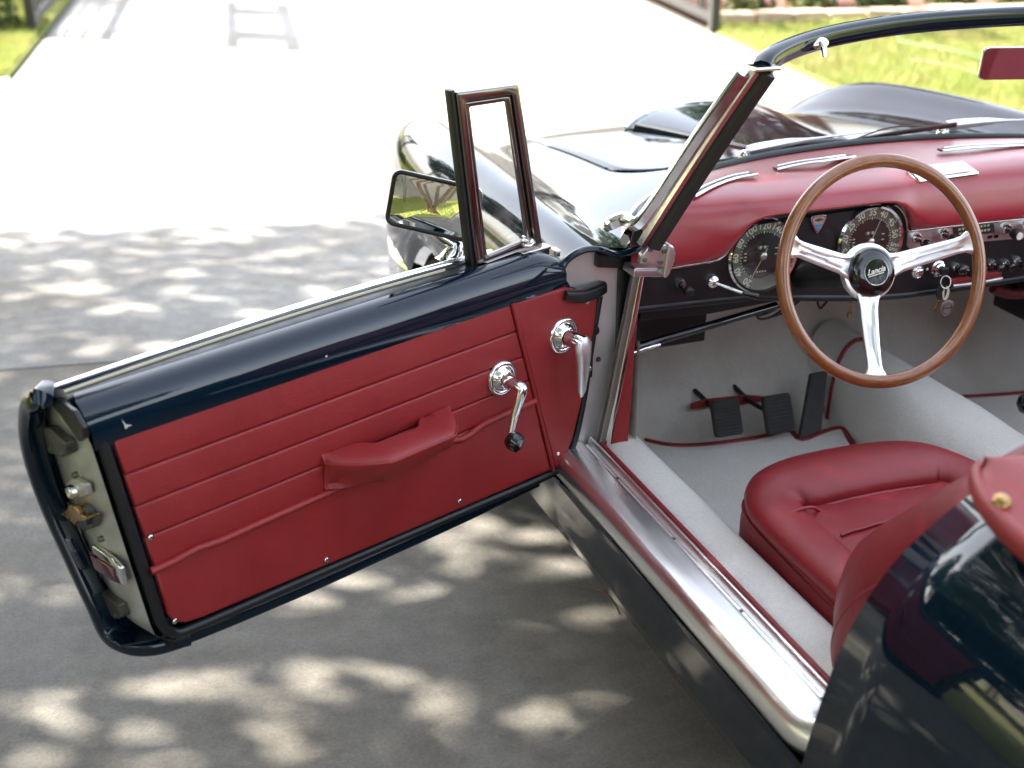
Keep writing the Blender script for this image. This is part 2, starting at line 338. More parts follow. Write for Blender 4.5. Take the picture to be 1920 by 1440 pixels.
for k_ in ('leaf', 'leaf_light', 'grass', 'petal'):
    b_ = M[k_].node_tree.nodes['Principled BSDF']
    t_ = M[k_].node_tree; out_ = t_.nodes['Material Output']; tl = t_.nodes.new('ShaderNodeBsdfTranslucent'); c_ = b_.inputs['Base Color'].default_value
    lk = b_.inputs['Base Color'].links
    if lk: t_.links.new(lk[0].from_socket, tl.inputs[0])
    else: tl.inputs[0].default_value = c_
    mx_ = t_.nodes.new('ShaderNodeMixShader'); mx_.inputs[0].default_value = .4; t_.links.new(b_.outputs[0], mx_.inputs[1]); t_.links.new(tl.outputs[0], mx_.inputs[2]); t_.links.new(mx_.outputs[0], out_.inputs[0])

# ------------------------------------------------------------------ the setting
DA = R(8.7); DD = V((math.sin(DA), math.cos(DA), 0)); DRR = V((math.cos(DA), -math.sin(DA), 0))
def dr(r_, d_, z=0): return DRR*r_ + DD*d_ + UP*z
def sheet(name, corners, z, m_, thick=0, parent=None, kind='structure', bev=0):
    pts = [dr(a, b, z) for a, b in corners]
    if thick: o = prism(name, [p-UP*thick for p in pts], UP*thick, m_, parent, bev)
    else: o = pydata(name, pts, [tuple(range(len(pts)))], m_, parent, False)
    if parent is None: tag(o, kind=kind)
    return o
sheet('ground', [(-70, -70), (70, -70), (70, 70), (-70, 70)], -.03, M['soil'])
driveway = sheet('driveway', [(-2.86, -18), (2.16, -18), (2.16, 26), (-2.86, 26)], -.014, M['soil'])
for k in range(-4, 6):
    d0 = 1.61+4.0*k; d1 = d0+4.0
    sheet('slab', [(-2.85, d0+.004), (2.15, d0+.004), (2.15, d1-.004), (-2.85, d1-.004)], 0, M['concrete'] if k < 0 else M['concrete_pale'], .012, driveway, bev=.003)
sheet('path', [(-7.5, 4.55), (-2.87, 4.55), (-2.87, 6.62), (-7.5, 6.62)], .004, M['path'], .02)
sheet('lawn_left', [(-30, 6.66), (-2.885, 6.66), (-2.885, 30), (-30, 30)], .012, M['turf'], .03)
sheet('lawn_behind', [(-30, -40), (-2.885, -40), (-2.885, 4.5), (-30, 4.5)], .012, M['turf'], .03)
sheet('lawn_right', [(2.185, -40), (30, -40), (30, 7.70), (2.185, 7.70)], .012, M['turf'], .03)
sheet('flower_bed', [(2.3, 7.9), (30, 7.9), (30, 13), (2.3, 13)], .03, M['mulch'], .05)
sheet('street', [(-40, 26.5), (40, 26.5), (40, 34), (-40, 34)], -.01, mat('asphalt', (.055, .055, .055), .9, bump=.3, bscale=120))

def blades(name, label, regions, m_, seed, h=(.035, .08)):
    rnd = random.Random(seed); vs_, fs = [], []
    for (r0, r1, d0, d1, cnt, hs) in regions:
        for _ in range(cnt):
            p = dr(rnd.uniform(r0, r1), rnd.uniform(d0, d1), .010)
            a = rnd.uniform(0, 6.283); hh = rnd.uniform(*h)*hs; wd = rnd.uniform(.003, .006)*hs
            s = V((math.cos(a), math.sin(a), 0)); ln = V((-s.y, s.x, 0))*rnd.uniform(-.6, .6)*hh
            i = len(vs_); vs_ += [p-s*wd, p+s*wd, p+ln+UP*hh]; fs.append((i, i+1, i+2))
    me = bpy.data.meshes.new(name); me.from_pydata([tuple(v) for v in vs_], [], fs); me.update()
    return tag(link(name, me, m_, None, False), label, 'grass', kind='stuff')
blades('grass', 'short bright green lawn grass beside the driveway',
       [(2.19, 5.5, 2.6, 7.69, 70000, 1), (5.5, 9.5, 1.5, 7.69, 30000, 1.3), (-3.7, -2.9, 6.68, 9.0, 16000, 1), (-6, -2.9, 9, 14, 9000, 1.5), (-9, -3, -14, -2.5, 45000, 1.7)], M['grass'], 3)

# edging stones in front of the flower bed
edg = thing('stone_edging', 'row of pale orange edging stones between right lawn and flower bed', 'edging', dr(4.7, 7.8))
rnd = random.Random(5)
for k in range(17):
    r0 = 2.3+k*.31; L_ = .295+rnd.uniform(-.012, .008)
    box('stone', dr(r0+L_/2, 7.80+rnd.uniform(-.012, .012), .045+rnd.uniform(-.006, .006)), (DRR, DD, UP), (L_/2, .085, .055), M['edging'], edg, .012, 2)

def leaf_mesh(name, pts, m_, parent, size, seed, flat=.5):
    rnd = random.Random(seed); vs_, fs = [], []
    for p in pts:
        s = size*rnd.uniform(.6, 1.3); nrm = V((rnd.gauss(0, 1), rnd.gauss(0, 1), rnd.gauss(0, 1)+flat*2)).normalized()
        a = V((rnd.gauss(0, 1), rnd.gauss(0, 1), rnd.gauss(0, 1))); a = (a-nrm*a.dot(nrm)).normalized(); b = nrm.cross(a)
        i = len(vs_); vs_ += [p-a*s*.5, p+b*s*.27+nrm*s*.06, p+a*s*.5, p-b*s*.27+nrm*s*.06]; fs += [(i, i+1, i+2), (i, i+2, i+3)]
    me = bpy.data.meshes.new(name); me.from_pydata([tuple(v) for v in vs_], [], fs); me.update()
    return link(name, me, m_, parent, False)
def limb(p0, p1, r0, r1, rnd, wob=.12, n=7):
    L_ = (p1-p0).length; pts = []
    for k in range(n):
        t = k/(n-1); pts.append(p0.lerp(p1, t)+V((rnd.uniform(-1, 1), rnd.uniform(-1, 1), rnd.uniform(-.5, .5)))*wob*L_*.25*math.sin(math.pi*t))
    return cr(pts, 3), r0, r1
def trunk_mesh(name, limbs, m_, parent):
    obs = []
    for pts, r0, r1 in limbs:
        n = len(pts); obs.append(tube(name, pts, 1, m_, parent, 8, scale=[r0+(r1-r0)*i/(n-1) for i in range(n)]))
    return merge(name, obs)

# ---- the big shade tree whose crown throws the dappled shade (stands off to the left)
FLECKS = [(790, 1108, 38), (870, 1165, 34), (915, 1050, 42), (985, 1085, 44), (950, 1135, 30), (1035, 1010, 40), (845, 1195, 30), (560, 1150, 55), (620, 1140, 40), (640, 1205, 28),
          (800, 1332, 34), (590, 1278, 40), (330, 1275, 60), (420, 1300, 55), (270, 1310, 45), (170, 1395, 70), (260, 1400, 60), (350, 1415, 50), (60, 1320, 45), (40, 1360, 40), (520, 1410, 30), (470, 1215, 22),
          (740, 1265, 22), (690, 1240, 18), (900, 985, 26), (830, 1010, 22), (1080, 1060, 30), (1100, 1120, 24), (20, 706, 30), (85, 548, 26), (160, 541, 18), (190, 541, 18), (320, 540, 28), (395, 562, 26), (240, 578, 30),
          (40, 562, 18), (310, 470, 34), (400, 440, 60), (520, 470, 30), (470, 510, 26), (560, 510, 26), (640, 460, 40), (610, 540, 20), (480, 590, 16), (700, 520, 30), (660, 580, 18), (350, 512, 16), (150, 500, 14)]
rf = random.Random(40)
for _ in range(60):
    FLECKS.append((rf.uniform(-60, 1150), 640+760*rf.random(), rf.uniform(7, 16)))
HOLES = {}
def add_hole(c, r_):
    for i in range(int(math.floor((c.x-r_)/.25)), int(math.floor((c.x+r_)/.25))+1):
        for j in range(int(math.floor((c.y-r_)/.25)), int(math.floor((c.y+r_)/.25))+1):
            HOLES.setdefault((i, j), []).append((c.x, c.y, r_*r_))
for x, y, r_ in FLECKS:
    c = on_z(x, y, 0); Rm = r_*(c-CAM).length/2470
    if Rm < .035: add_hole(c, Rm+.028)
    else:
        for _ in range(max(2, int((Rm/.036)**2*.46))):
            a_ = rf.uniform(0, 6.283); q = Rm*math.sqrt(rf.random())*1.15
            add_hole(V((c.x+q*math.cos(a_)*1.25, c.y+q*math.sin(a_), 0)), rf.uniform(.034, .052))
def sun_foot(p): return p-SUN*(p.z/SUN.z)
EDGE_PX = [(0, 442), (100, 420), (170, 398), (300, 396), (420, 404), (560, 412), (640, 428), (720, 450)]
def shade_tree():
    rnd = random.Random(11)
    c0 = V((-.9, -1.35, 0))+SUN*(5.6/SUN.z)                    # crown centre
    base = V((c0.x-.4, c0.y+.2, 0))
    t = thing('shade_tree', 'tall spreading shade tree left of the driveway, casting dappled shade over the car', 'tree', base)
    limbs = [limb(base, base+V((.2, -.1, 2.6)), .26, .19, rnd, .06)]
    pts = []
    fork = base+V((.2, -.1, 2.6))
    for k in range(11):
        a = k*2.399; e = c0+V((math.cos(a)*3.3, math.sin(a)*3.0, rnd.uniform(-.9, 1.3)))
        limbs.append(limb(fork, e, .11, .025, rnd, .25))
        for j in range(3):
            q = fork.lerp(e, rnd.uniform(.45, .8)); limbs.append(limb(q, q+V((rnd.uniform(-1.4, 1.4), rnd.uniform(-1.4, 1.4), rnd.uniform(-.3, 1.1))), .035, .01, rnd, .2, 5))
    trunk_mesh('trunk', limbs, M['bark'], t)
    edge = [on_z(x, y, 0) for x, y in EDGE_PX]
    while len(pts) < 115000:
        u_ = V((rnd.uniform(-1, 1), rnd.uniform(-1, 1), rnd.uniform(-1, 1)))
        if u_.length > 1: continue
        p = c0+V((u_.x*5.2, u_.y*5.0, u_.z*2.35))
        g = sun_foot(p)
        rd = g.dot(DD); lim = 3.05+.35*noise.noise(V((g.x*.9, g.y*.9, 3)))+.28*noise.noise(V((g.x*2.6, g.y*2.6, 7)))
        if g.dot(DRR) > -.9: lim -= (g.dot(DRR)+.9)*.35
        if rd > lim or (g.dot(DRR) < -3.1 and rd < -1.6): continue
        if any((g.x-hx_)**2+(g.y-hy_)**2 < h2 for hx_, hy_, h2 in HOLES.get((int(math.floor(g.x/.25)), int(math.floor(g.y/.25))), ())): continue
        if rd > .6 and rnd.random() < .17*min(1, (rd-.6)/1.6): continue
        pts.append(p)
    leaf_mesh('crown', pts, M['leaf'], t, .105, 12, .6)
    return t
shade_tree()

# ---- gates
def gate(name, label, p0, p1, top_panel):
    g = thing(name, label, 'gate', p0, 'driveway gate leaves')
    a = (p1-p0).normalized(); n_ = a.cross(UP); L_ = (p1-p0).length; H_ = 1.95; z0 = .07
    def bar(nm, s0, s1, zA, zB, th=.022, m_=M['iron']):
        return box(nm, p0+a*((s0+s1)/2)+UP*((zA+zB)/2), (a, n_, UP), ((s1-s0)/2, th, (zB-zA)/2), m_, g, .004, 1)
    bar('stile', 0, .09, .0, H_, .035); bar('stile', L_-.09, L_, .0, H_, .035)
    bar('rail', .09, L_-.09, z0, z0+.07); bar('rail', .09, L_-.09, H_-.08, H_); bar('rail', .09, L_-.09, .52, .57); bar('rail', .09, L_-.09, 1.45, 1.5)
    for s in (.30, .38, 1.05, 1.2, L_-.40, L_-.32): bar('upright', s, s+.03, z0+.07, H_-.08, .014)
    for zz in (.22, .36): bar('lattice_bar', .09, L_-.09, zz, zz+.018, .009)
    s = .2
    while s < L_-.15: bar('lattice_upright', s, s+.016, z0+.07, .52, .007); s += .14
    bar('panel', .43, .85, 1.5, H_-.08, .009); bar('panel', L_-.85, L_-.43, 1.5, H_-.08, .009)
    bar('panel', .45, .62, .57, .95, .009)
    return g
gate('driveway_gate', 'dark iron lattice gate leaf standing open at the far left of the driveway', dr(-2.95, 8.34), dr(-2.95, 10.85), True)
gate('driveway_gate', 'dark iron lattice gate leaf standing open at the far right by the lawn', dr(2.18, 7.48), dr(2.20, 10.0), True)

# ---- plants in the bed
def bush(name, label, c, rad, h, nleaf, m_, flowers, seed, cat, group):
    rnd = random.Random(seed); t = thing(name, label, cat, c, group)
    stems = [limb(c, c+V((rnd.uniform(-rad, rad)*.7, rnd.uniform(-rad, rad)*.7, h*rnd.uniform(.6, .95))), .012, .004, rnd, .2, 4) for _ in range(5)]
    trunk_mesh('stem', stems, M['bark'], t)
    pts = []
    while len(pts) < nleaf:
        u_ = V((rnd.uniform(-1, 1), rnd.uniform(-1, 1), rnd.uniform(0, 1)))
        if V((u_.x, u_.y, u_.z*1.1-.1)).length > 1 or noise.noise(u_*3+V((seed, 0, 0))) < -.25: continue
        pts.append(c+V((u_.x*rad, u_.y*rad, u_.z*h)))
    leaf_mesh('foliage', pts, m_, t, .07, seed, .3)
    if flowers:
        fp = [c+V((rnd.gauss(0, .5)*rad, rnd.gauss(0, .5)*rad-.1, h*rnd.uniform(.45, 1.05))) for _ in range(flowers)]
        leaf_mesh('blossom', fp, M['petal'], t, .06, seed+1, .3)
    return t
rnd = random.Random(21)
words = ['beside the right gate', 'second along from the right gate', 'third along from the right gate', 'fourth along from the right gate', 'fifth along from the right gate', 'sixth along from the right gate', 'farthest from the right gate']
for k in range(7):
    r0 = 2.75+k*.62
    bush('flowering_plant', 'low pink flowering plant in the mulch bed, '+words[k], dr(r0, 8.30+rnd.uniform(-.1, .25), .03), .22, .26, 420, M['leaf_light'], 90, 30+k, 'plant', 'pink flowering plants in the bed')
for k, (r0, d0, s) in enumerate([(2.75, 9.9, .5), (4.3, 9.6, .42), (5.6, 9.4, .45), (7.0, 9.2, .5)]):
    bush('shrub', 'leafy green shrub at the back of the flower bed, '+['nearest the right gate', 'second from the right gate', 'third from the right gate', 'farthest right'][k], dr(r0, d0, .03), s, s*1.5, 1500, M['leaf'], 0, 60+k, 'shrub', 'green shrubs in the bed')
bush('shrub', 'grassy green shrub by the left gate post', dr(-3.35, 8.55, .02), .3, .5, 900, M['leaf_light'], 0, 70, 'shrub', None)

# ---- what stands behind the photographer and shows in the door mirror
def tree(name, label, base, h, spread, nstem, nleaf, m_, seed, leaf=.16, crown_z=.62, stem_r=.05, group=None):
    rnd = random.Random(seed); t = thing(name, label, 'tree', base, group); limbs = []; tips = []
    for k in range(nstem):
        a = 6.283*k/nstem+rnd.uniform(-.3, .3); tip = base+V((math.cos(a)*spread*rnd.uniform(.35, .6), math.sin(a)*spread*rnd.uniform(.35, .6), h*rnd.uniform(.6, .8)))
        off = V((math.cos(a), math.sin(a), 0))*(stem_r*1.2 if nstem > 1 else 0)
        limbs.append(limb(base+off, tip, stem_r, stem_r*.35, rnd, .05)); tips.append(tip)
        for j in range(4):
            q = (base+off).lerp(tip, rnd.uniform(.5, .9)); limbs.append(limb(q, q+V((rnd.uniform(-1, 1)*spread*.4, rnd.uniform(-1, 1)*spread*.4, h*rnd.uniform(.08, .25))), stem_r*.4, stem_r*.12, rnd, .2, 4))
    trunk_mesh('trunk', limbs, M['bark'], t)
    cc = base+UP*h*crown_z+UP*h*.2; pts = []
    while len(pts) < nleaf:
        u_ = V((rnd.uniform(-1, 1), rnd.uniform(-1, 1), rnd.uniform(-1, 1)))
        if u_.length > 1 or noise.noise(u_*2.2+V((seed*1.7, 3, 0))) < -.12: continue
        pts.append(cc+V((u_.x*spread, u_.y*spread, u_.z*h*.32)))
    leaf_mesh('crown', pts, m_, t, leaf, seed, .4)
    return t

# ------------------------------------------------------------------ the car
car = thing('convertible_car', 'dark navy vintage convertible with red leather interior, driver door wide open', 'car')

# ---- front wings, scuttle and nose: one pressed shell, built from cross-sections (half profile, outside to centre line)
ST = [  # Y, [(x, z) ...11]
 (.012, [(-.80, .20), (-.835, .36), (-.862, .55), (-.868, .68), (-.862, .765), (-.838, .825), (-.790, .848), (-.735, .842), (-.66, .838), (-.35, .858), (0, .866)]),
 (.16, [(-.80, .20), (-.838, .36), (-.866, .55), (-.873, .68), (-.866, .768), (-.836, .830), (-.785, .853), (-.715, .838), (-.63, .838), (-.35, .862), (0, .870)]),
 (.40, [(-.80, .22), (-.840, .36), (-.868, .53), (-.874, .67), (-.865, .77), (-.832, .832), (-.775, .853), (-.700, .832), (-.62, .826), (-.35, .852), (0, .864)]),
 (.58, [(-.82, .42), (-.850, .50), (-.872, .60), (-.875, .69), (-.862, .775), (-.826, .832), (-.765, .850), (-.685, .825), (-.60, .812), (-.35, .840), (0, .852)]),
 (.85, [(-.85, .60), (-.862, .63), (-.872, .67), (-.870, .72), (-.852, .785), (-.812, .832), (-.750, .846), (-.665, .815), (-.58, .796), (-.35, .820), (0, .832)]),
 (1.10, [(-.84, .45), (-.856, .52), (-.862, .61), (-.858, .70), (-.835, .775), (-.795, .822), (-.730, .838), (-.645, .800), (-.56, .772), (-.35, .792), (0, .803)]),
 (1.30, [(-.82, .42), (-.836, .50), (-.838, .60), (-.830, .69), (-.806, .765), (-.768, .808), (-.705, .822), (-.62, .778), (-.53, .738), (-.33, .752), (0, .760)]),
 (1.46, [(-.79, .42), (-.800, .49), (-.802, .58), (-.795, .66), (-.772, .73), (-.738, .772), (-.680, .785), (-.60, .742), (-.51, .695), (-.32, .700), (0, .705)]),
 (1.58, [(-.75, .44), (-.758, .50), (-.758, .57), (-.750, .63), (-.735, .68), (-.708, .715), (-.655, .726), (-.58, .690), (-.49, .640), (-.31, .638), (0, .640)]),
 (1.65, [(-.70, .47), (-.705, .51), (-.705, .56), (-.700, .60), (-.688, .63), (-.668, .652), (-.625, .66), (-.56, .632), (-.47, .585), (-.30, .575), (0, .575)]),
 (1.665, [(-.62, .52), (-.625, .53), (-.625, .55), (-.622, .57), (-.616, .58), (-.606, .59), (-.59, .592), (-.54, .575), (-.46, .55), (-.30, .535), (0, .53)]),
]
def half_sections(nY=6, nX=5):
    cols = []
    for j in range(11):
        cols.append(cr([V((p[1][j][0], p[0], p[1][j][1])) for p in ST], nY))
    rows = []
    for i in range(len(cols[0])):
        rows.append(cr([cols[j][i] for j in range(11)], nX))
    return rows
HS = half_sections()
rows = []
for h in HS:
    rows.append(h+[V((-p.x, p.y, p.z)) for p in reversed(h[:-1])])
# the shell starts under the windscreen: no metal behind the scuttle line in the cabin
wing = grid('front_body', rows, M['paint'], car)
def shell_z(x, y):
    x = -abs(x)
    best = min(range(len(HS)-1), key=lambda i: 0 if HS[i][20].y <= y <= HS[i+1][20].y else min(abs(HS[i][20].y-y), abs(HS[i+1][20].y-y)))
    def zr(h):
        q = [p for p in h[20:]]
        for a, b in zip(q, q[1:]):
            if a.x <= x <= b.x: return a.z+(b.z-a.z)*(x-a.x)/max(1e-6, b.x-a.x)
        return q[-1].z
    a, b = HS[best], HS[best+1]; t = (y-a[20].y)/max(1e-6, b[20].y-a[20].y); t = max(0, min(1, t))
    return zr(a)*(1-t)+zr(b)*t
# wing end flange (rear edge of the left wing, curls inwards over the hinge pillar)
endp = [on_y(x, y, .006) for x, y in [(1046, 528), (1050, 512), (1062, 488), (1090, 470), (1120, 467), (1160, 477), (1200, 466)]]
sweep('wing_flange', cr(endp, 5), circ(.0065, 8, 1, 1.5), M['paint'], car)
# hood panel, a separate pressing lying on the shell with an open shut line
hx, y0, y1, rc = .485, .50, 1.50, .12
ol = []
for k in range(9):
    a = R(180+90*k/8); ol.append((-hx+rc+rc*math.cos(a), y0+rc+rc*math.sin(a)))
def hood_x(y):
    return hx if y > y0+rc else hx-rc+math.sqrt(max(0, rc*rc-(y0+rc-y)**2))
rows = []
ys = [y0+.0005+(y1-y0)*(k/40)**1.25 for k in range(41)]
for y in ys:
    hw = hood_x(y)*(1-.10*max(0, (y-1.0)/.5)); rows.append([V((hw*(2*j/30-1), y, shell_z(hw*(2*j/30-1), y)+.0022)) for j in range(31)])
hood = grid('hood', rows, M['paint'], car); solid(hood, .006, -1 if hood.data.polygons[0].normal.z > 0 else 1)
# air scoop on the hood, open to the front
rows = []
for k in range(15):
    t = k/14; y = .55+.50*t; hgt = .038*(t**1.2)*(1 if t < .93 else 1); wd = .12+.115*t
    r_ = []
    for j in range(17):
        s = 2*j/16-1; x = wd*s*(1+.1*(1-t)); prof = (1-abs(s)**4.5)
        r_.append(V((x, y+.04*(1-s*s)*t, shell_z(x, y)+.004+hgt*prof)))
    rows.append(r_)
scoop = grid('hood_scoop', rows, M['paint'], hood); solid(scoop, .006, 0)
lipp = [p+V((0, .003, .002)) for p in rows[-1]]
tube('scoop_chrome_lip', lipp, .006, M['chrome'], hood, 8)
# headlamp, left and right, and bumper
for s in (-1, 1):
    c = V((s*.655, 1.635, .575)); hl = lathe('headlamp', c, (0, 1, .05), [(.085, -.03), (.088, .03), (.080, .045), (.074, .045), (.070, .038), (.05, .055), (.02, .065), (.001, .067)], M['chrome'], car, 28)
bq_ = [(-.828, 1.06, .44), (-.848, 1.14, .443), (-.842, 1.25, .445), (-.80, 1.40, .445), (-.72, 1.55, .445), (-.5, 1.70, .445)]
bp = cr(bq_+[(0, 1.75, .445)]+[(-x, y, z) for x, y, z in reversed(bq_)], 5)
sweep('front_bumper', bp, [(-.055, 0), (-.045, .018), (-.02, .028), (.02, .028), (.045, .018), (.055, 0), (.04, -.008), (-.04, -.008)], M['chrome'], car, up=(0, 0, 1))
# road wheels
def wheel(c, sx):
    t = lathe('road_wheel', c, (sx, 0, 0), [(.19, -.075), (.255, -.08), (.285, -.06), (.292, -.03), (.292, .03), (.285, .06), (.255, .08), (.19, .075)], M['tyre'], car, 40)
    lathe('rim', V(c)+V((sx*.045, 0, 0)), (sx, 0, 0), [(.195, .03), (.188, .035), (.178, .012), (.12, .0), (.075, .02), (.07, .035), (.03, .045), (.001, .046)], M['chrome_dull'], t, 36)
    return t
for x, y in ((-.745, .85), (.745, .85), (-.745, -1.62), (.745, -1.62)): wheel((x, y, .292), 1 if x > 0 else -1)
# ---- underside / rocker on both sides
for s in (-1, 1):
    yy = [.02, -.15, -.4, -.65, -.94]
    prof = [(-.851, .392), (-.853, .382), (-.850, .372), (-.846, .33), (-.835, .27), (-.815, .222), (-.78, .205), (-.60, .20)]
    grid('rocker_panel', [[V((-s*px, y, pz)) for px, pz in prof] for y in yy], M['paint'], car)
    if s < 0: pass
box('underbody', (0, -.3, .215), AX, (.66, 1.0, .012), M['black'], car, .003)
box('engine_bay_floor', (0, 1.0, .24), AX, (.5, .5, .02), M['black'], car, .003)
# ---- aluminium sill (tread plate) on the driver side, one pressing with outer roll, tread, channel and lip
prof = [(-.846, .388), (-.849, .394), (-.8485, .405), (-.8465, .416), (-.843, .425), (-.838, .431), (-.831, .4345), (-.805, .4352), (-.786, .4345), (-.7815, .4345), (-.7795, .4335), (-.7785, .4275), (-.7765, .4255), (-.7685, .4255), (-.7665, .4280), (-.7645, .4400), (-.7620, .4425), (-.7585, .4420), (-.757, .438), (-.757, .425)]
ys = [.035-.965*k/60 for k in range(61)]
def rowsill(y):
    t = max(0, (-.86-y)/.09); lift = .0
    return [V((px+(.035*t*t if i < 7 else 0), y, pz+.05*t*t*(1 if 5 < i < 10 else .2)+.0012*noise.noise(V((px*20, y*9, 1)))*(1 if 5 < i < 10 else 0))) for i, (px, pz) in enumerate(prof)]
sill = grid('sill_plate', [rowsill(y) for y in ys], M['alu'], car)
for y in (-.12, -.36, -.60, -.84):
    lathe('sill_screw', (-.7725, y, .4256), (0, 0, 1), [(.0042, 0), (.0042, .0012), (.003, .002), (.001, .002)], M['steel_dark'], sill, 12)
# corner of the sill at the rear: the plate turns up against the rear quarter
tube('sill_piping', cr([(-.7505, -.945, .4365), (-.7505, -.5, .4365), (-.7505, -.03, .4365), (-.750, -.005, .437)], 10), .0062, M['piping'], car, 8)
# carpeted sill box
prof = [(-.7505, .36), (-.7505, .424), (-.747, .4275), (-.70, .429), (-.665, .427), (-.654, .421), (-.649, .41), (-.644, .33), (-.64, .24)]
grid('sill_carpet', [[V((px, y, pz+.0015*noise.noise(V((px*14, y*6, 4))))) for px, pz in prof] for y in [.30-1.36*k/24 for k in range(25)]], M['carpet'], car)
# ---- hinge pillar (door jamb)
PY = .045
pl_ = [on_y(x, y, PY) for x, y in [(1040, 470), (1215, 470), (1205, 520), (1190, 590), (1165, 700), (1140, 800), (1131, 852), (1118, 878), (1040, 878), (1030, 700)]]
jamb = prism('hinge_pillar', pl_, (0, .03, 0), M['jamb'], car, .004)
# weather channel that climbs the pillar in line with the sill channel
path = cr([tuple(on_y(x, y, .012)) for x, y in [(1128, 846), (1136, 800), (1148, 745), (1165, 660), (1180, 590), (1191, 530), (1196, 512)]], 5)
sweep('pillar_channel', path, rrect(.008, .0115, .003, 2), M['channel'], car, up=(0, 1, 0))
path2 = cr([tuple(on_y(x, y, .004)) for x, y in [(1136, 856), (1144, 800), (1157, 745), (1174, 660), (1189, 590), (1200, 530), (1203, 516)]], 5)
sweep('pillar_chrome_lip', path2, rrect(.004, .0055, .002, 2), M['chrome_dull'], car, up=(0, 1, 0))
kp = [on_y(x, y, .016) for x, y in [(1141, 857), (1172, 857), (1177, 850), (1190, 660), (1200, 560), (1200, 525), (1190, 600), (1166, 715)]]
prism('kick_panel', kp, (0, .012, 0), M['leather'], car, .003)
# dark recess and top ledge above the pillar
prism('pillar_recess', [on_y(x, y, .028) for x, y in [(1122, 477), (1200, 484), (1202, 505), (1120, 502)]], (0, .02, 0), M['rubber'], car, .002)
# windscreen hinge bracket with screws
bq = [on_y(x, y, -.052) for x, y in [(1222, 456), (1254, 460), (1252, 500), (1241, 503), (1200, 495), (1204, 478)]]
br = prism('pillar_bracket', bq, (0, .016, 0), M['alu_brushed'], car, .003)
for x, y in ((1220, 468), (1246, 471), (1209, 487), (1239, 492)):
    lathe('bracket_screw', on_y(x, y, -.054), (0, -1, .1), [(.0045, -.002), (.0045, .0012), (.0032, .0016), (.001, .0012)], M['steel_dark'], br, 12)
bq = [on_y(x, y, -.058) for x, y in [(1254, 457), (1264, 462), (1268, 475), (1266, 490), (1256, 515), (1250, 523), (1243, 520), (1247, 500), (1250, 480)]]
prism('pillar_bracket_flange', bq, (0, .03, 0), M['alu_brushed'], br, .004, 3)
prism('pillar_ledge', [on_y(x, y, -.03) for x, y in [(1190, 503), (1245, 505), (1243, 521), (1186, 520)]], (0, .05, 0), M['alu_brushed'], car, .004)
# hinge and check strap on the pillar
lathe('hinge_knuckle', on_y(1114, 619, .03), (0, -1, 0), [(.010, -.02), (.011, 0), (.009, .006), (.004, .007), (.001, .0065)], M['black'], car, 16)
ck = prism('door_check', [on_y(x, y, .026) for x, y in [(1096, 655), (1105, 654), (1113, 668), (1111, 708), (1090, 712)]], (0, .016, 0), M['black'], car, .002)
lathe('check_bolt', on_y(1103, 690, .024), (0, -1, 0), [(.0065, 0), (.0065, .004), (.004, .006), (.001, .006)], M['chrome_dull'], ck, 6)
lathe('pillar_screw', on_y(1122, 674, .044), (0, -1, 0), [(.0055, 0), (.005, .0012), (.002, .001), (.001, .0005)], M['steel_dark'], jamb, 14)
lathe('pillar_screw', on_y(1076, 832, .044), (0, -1, 0), [(.006, 0), (.0055, .0016), (.002, .001), (.001, .0005)], M['steel_dark'], jamb, 14)

# ---- rear quarter, left and right: edge of the door opening sweeps up and in
QE = [(-.857, -.928, .36), (-.858, -.931, .411), (-.853, -.944, .50), (-.842, -.960, .60), (-.822, -.975, .685), (-.790, -.988, .752), (-.742, -.997, .803), (-.70, -1.0, .832), (-.655, -1.0, .846)]
def quarter(s):
    rows = []
    for k in range(15):
        t = k/14; y_ = -1.25*t
        r_ = []
        for i, p in enumerate(cr(QE, 6)):
            bul = .035*math.sin(min(1, t*1.4)*math.pi/2)*(1 if p.z < .80 else .6)
            r_.append(V((s*(-1)*(p.x-bul), p.y+y_, p.z+.03*math.sin(t*2.4)*(p.z-.36)/.49)))
        rows.append(r_)
    o = grid('rear_quarter', rows, M['paint'], car); return o
qL = quarter(-1)
for v in qL.data.vertices: v.co.x = v.co.x if v.co.x < 0 else -v.co.x
qR = quarter(1)
for v in qR.data.vertices: v.co.x = abs(v.co.x)
solid(qL, .014, -1); solid(qR, .014, 1)
# shut face of the rear pillar
rows = [[V((p.x+dx, p.y+.002-dy, p.z)) for dx, dy in ((.006, .002), (.03, .02), (.07, .035), (.12, .04))] for p in cr(QE, 4)]
grid('rear_pillar_face', rows, M['paint'], car)
# padded red cockpit edge with its press stud
tp = cr([tuple(on_z(1834, 868, .878)), tuple(on_z(1824, 886, .878)), tuple(on_z(1829, 915, .878)), tuple(on_z(1850, 950, .877)), tuple(on_z(1885, 990, .876)), tuple(on_z(1930, 1030, .875)), tuple(on_z(2050, 1120, .873))], 6)
inner = cr([tuple(on_z(1844, 866, .886)), tuple(on_z(1850, 868, .888)), tuple(on_z(1890, 858, .89)), tuple(on_z(1930, 850, .89)), tuple(on_z(1990, 860, .89)), tuple(on_z(2060, 900, .888)), tuple(on_z(2180, 990, .884))], 6)
rows = []
for a, b in zip(tp, inner):
    d_ = (b-a); dn = V((d_.x, d_.y, 0)).normalized()
    rows.append([a+dn*.012+UP*(-.028), a-dn*.004+UP*(-.018), a-dn*.007+UP*(-.004), a-dn*.001+UP*.008, a+dn*.010+UP*.0095, a+dn*.016+UP*.0055, a+dn*.022+UP*.0065, a.lerp(b, .6)+UP*.016, b+UP*.006, b-UP*.03])
pad = grid('cockpit_edge_pad', rows, M['leather'], car); subd(pad, 1)
st = on_z(1878, 938, .889)
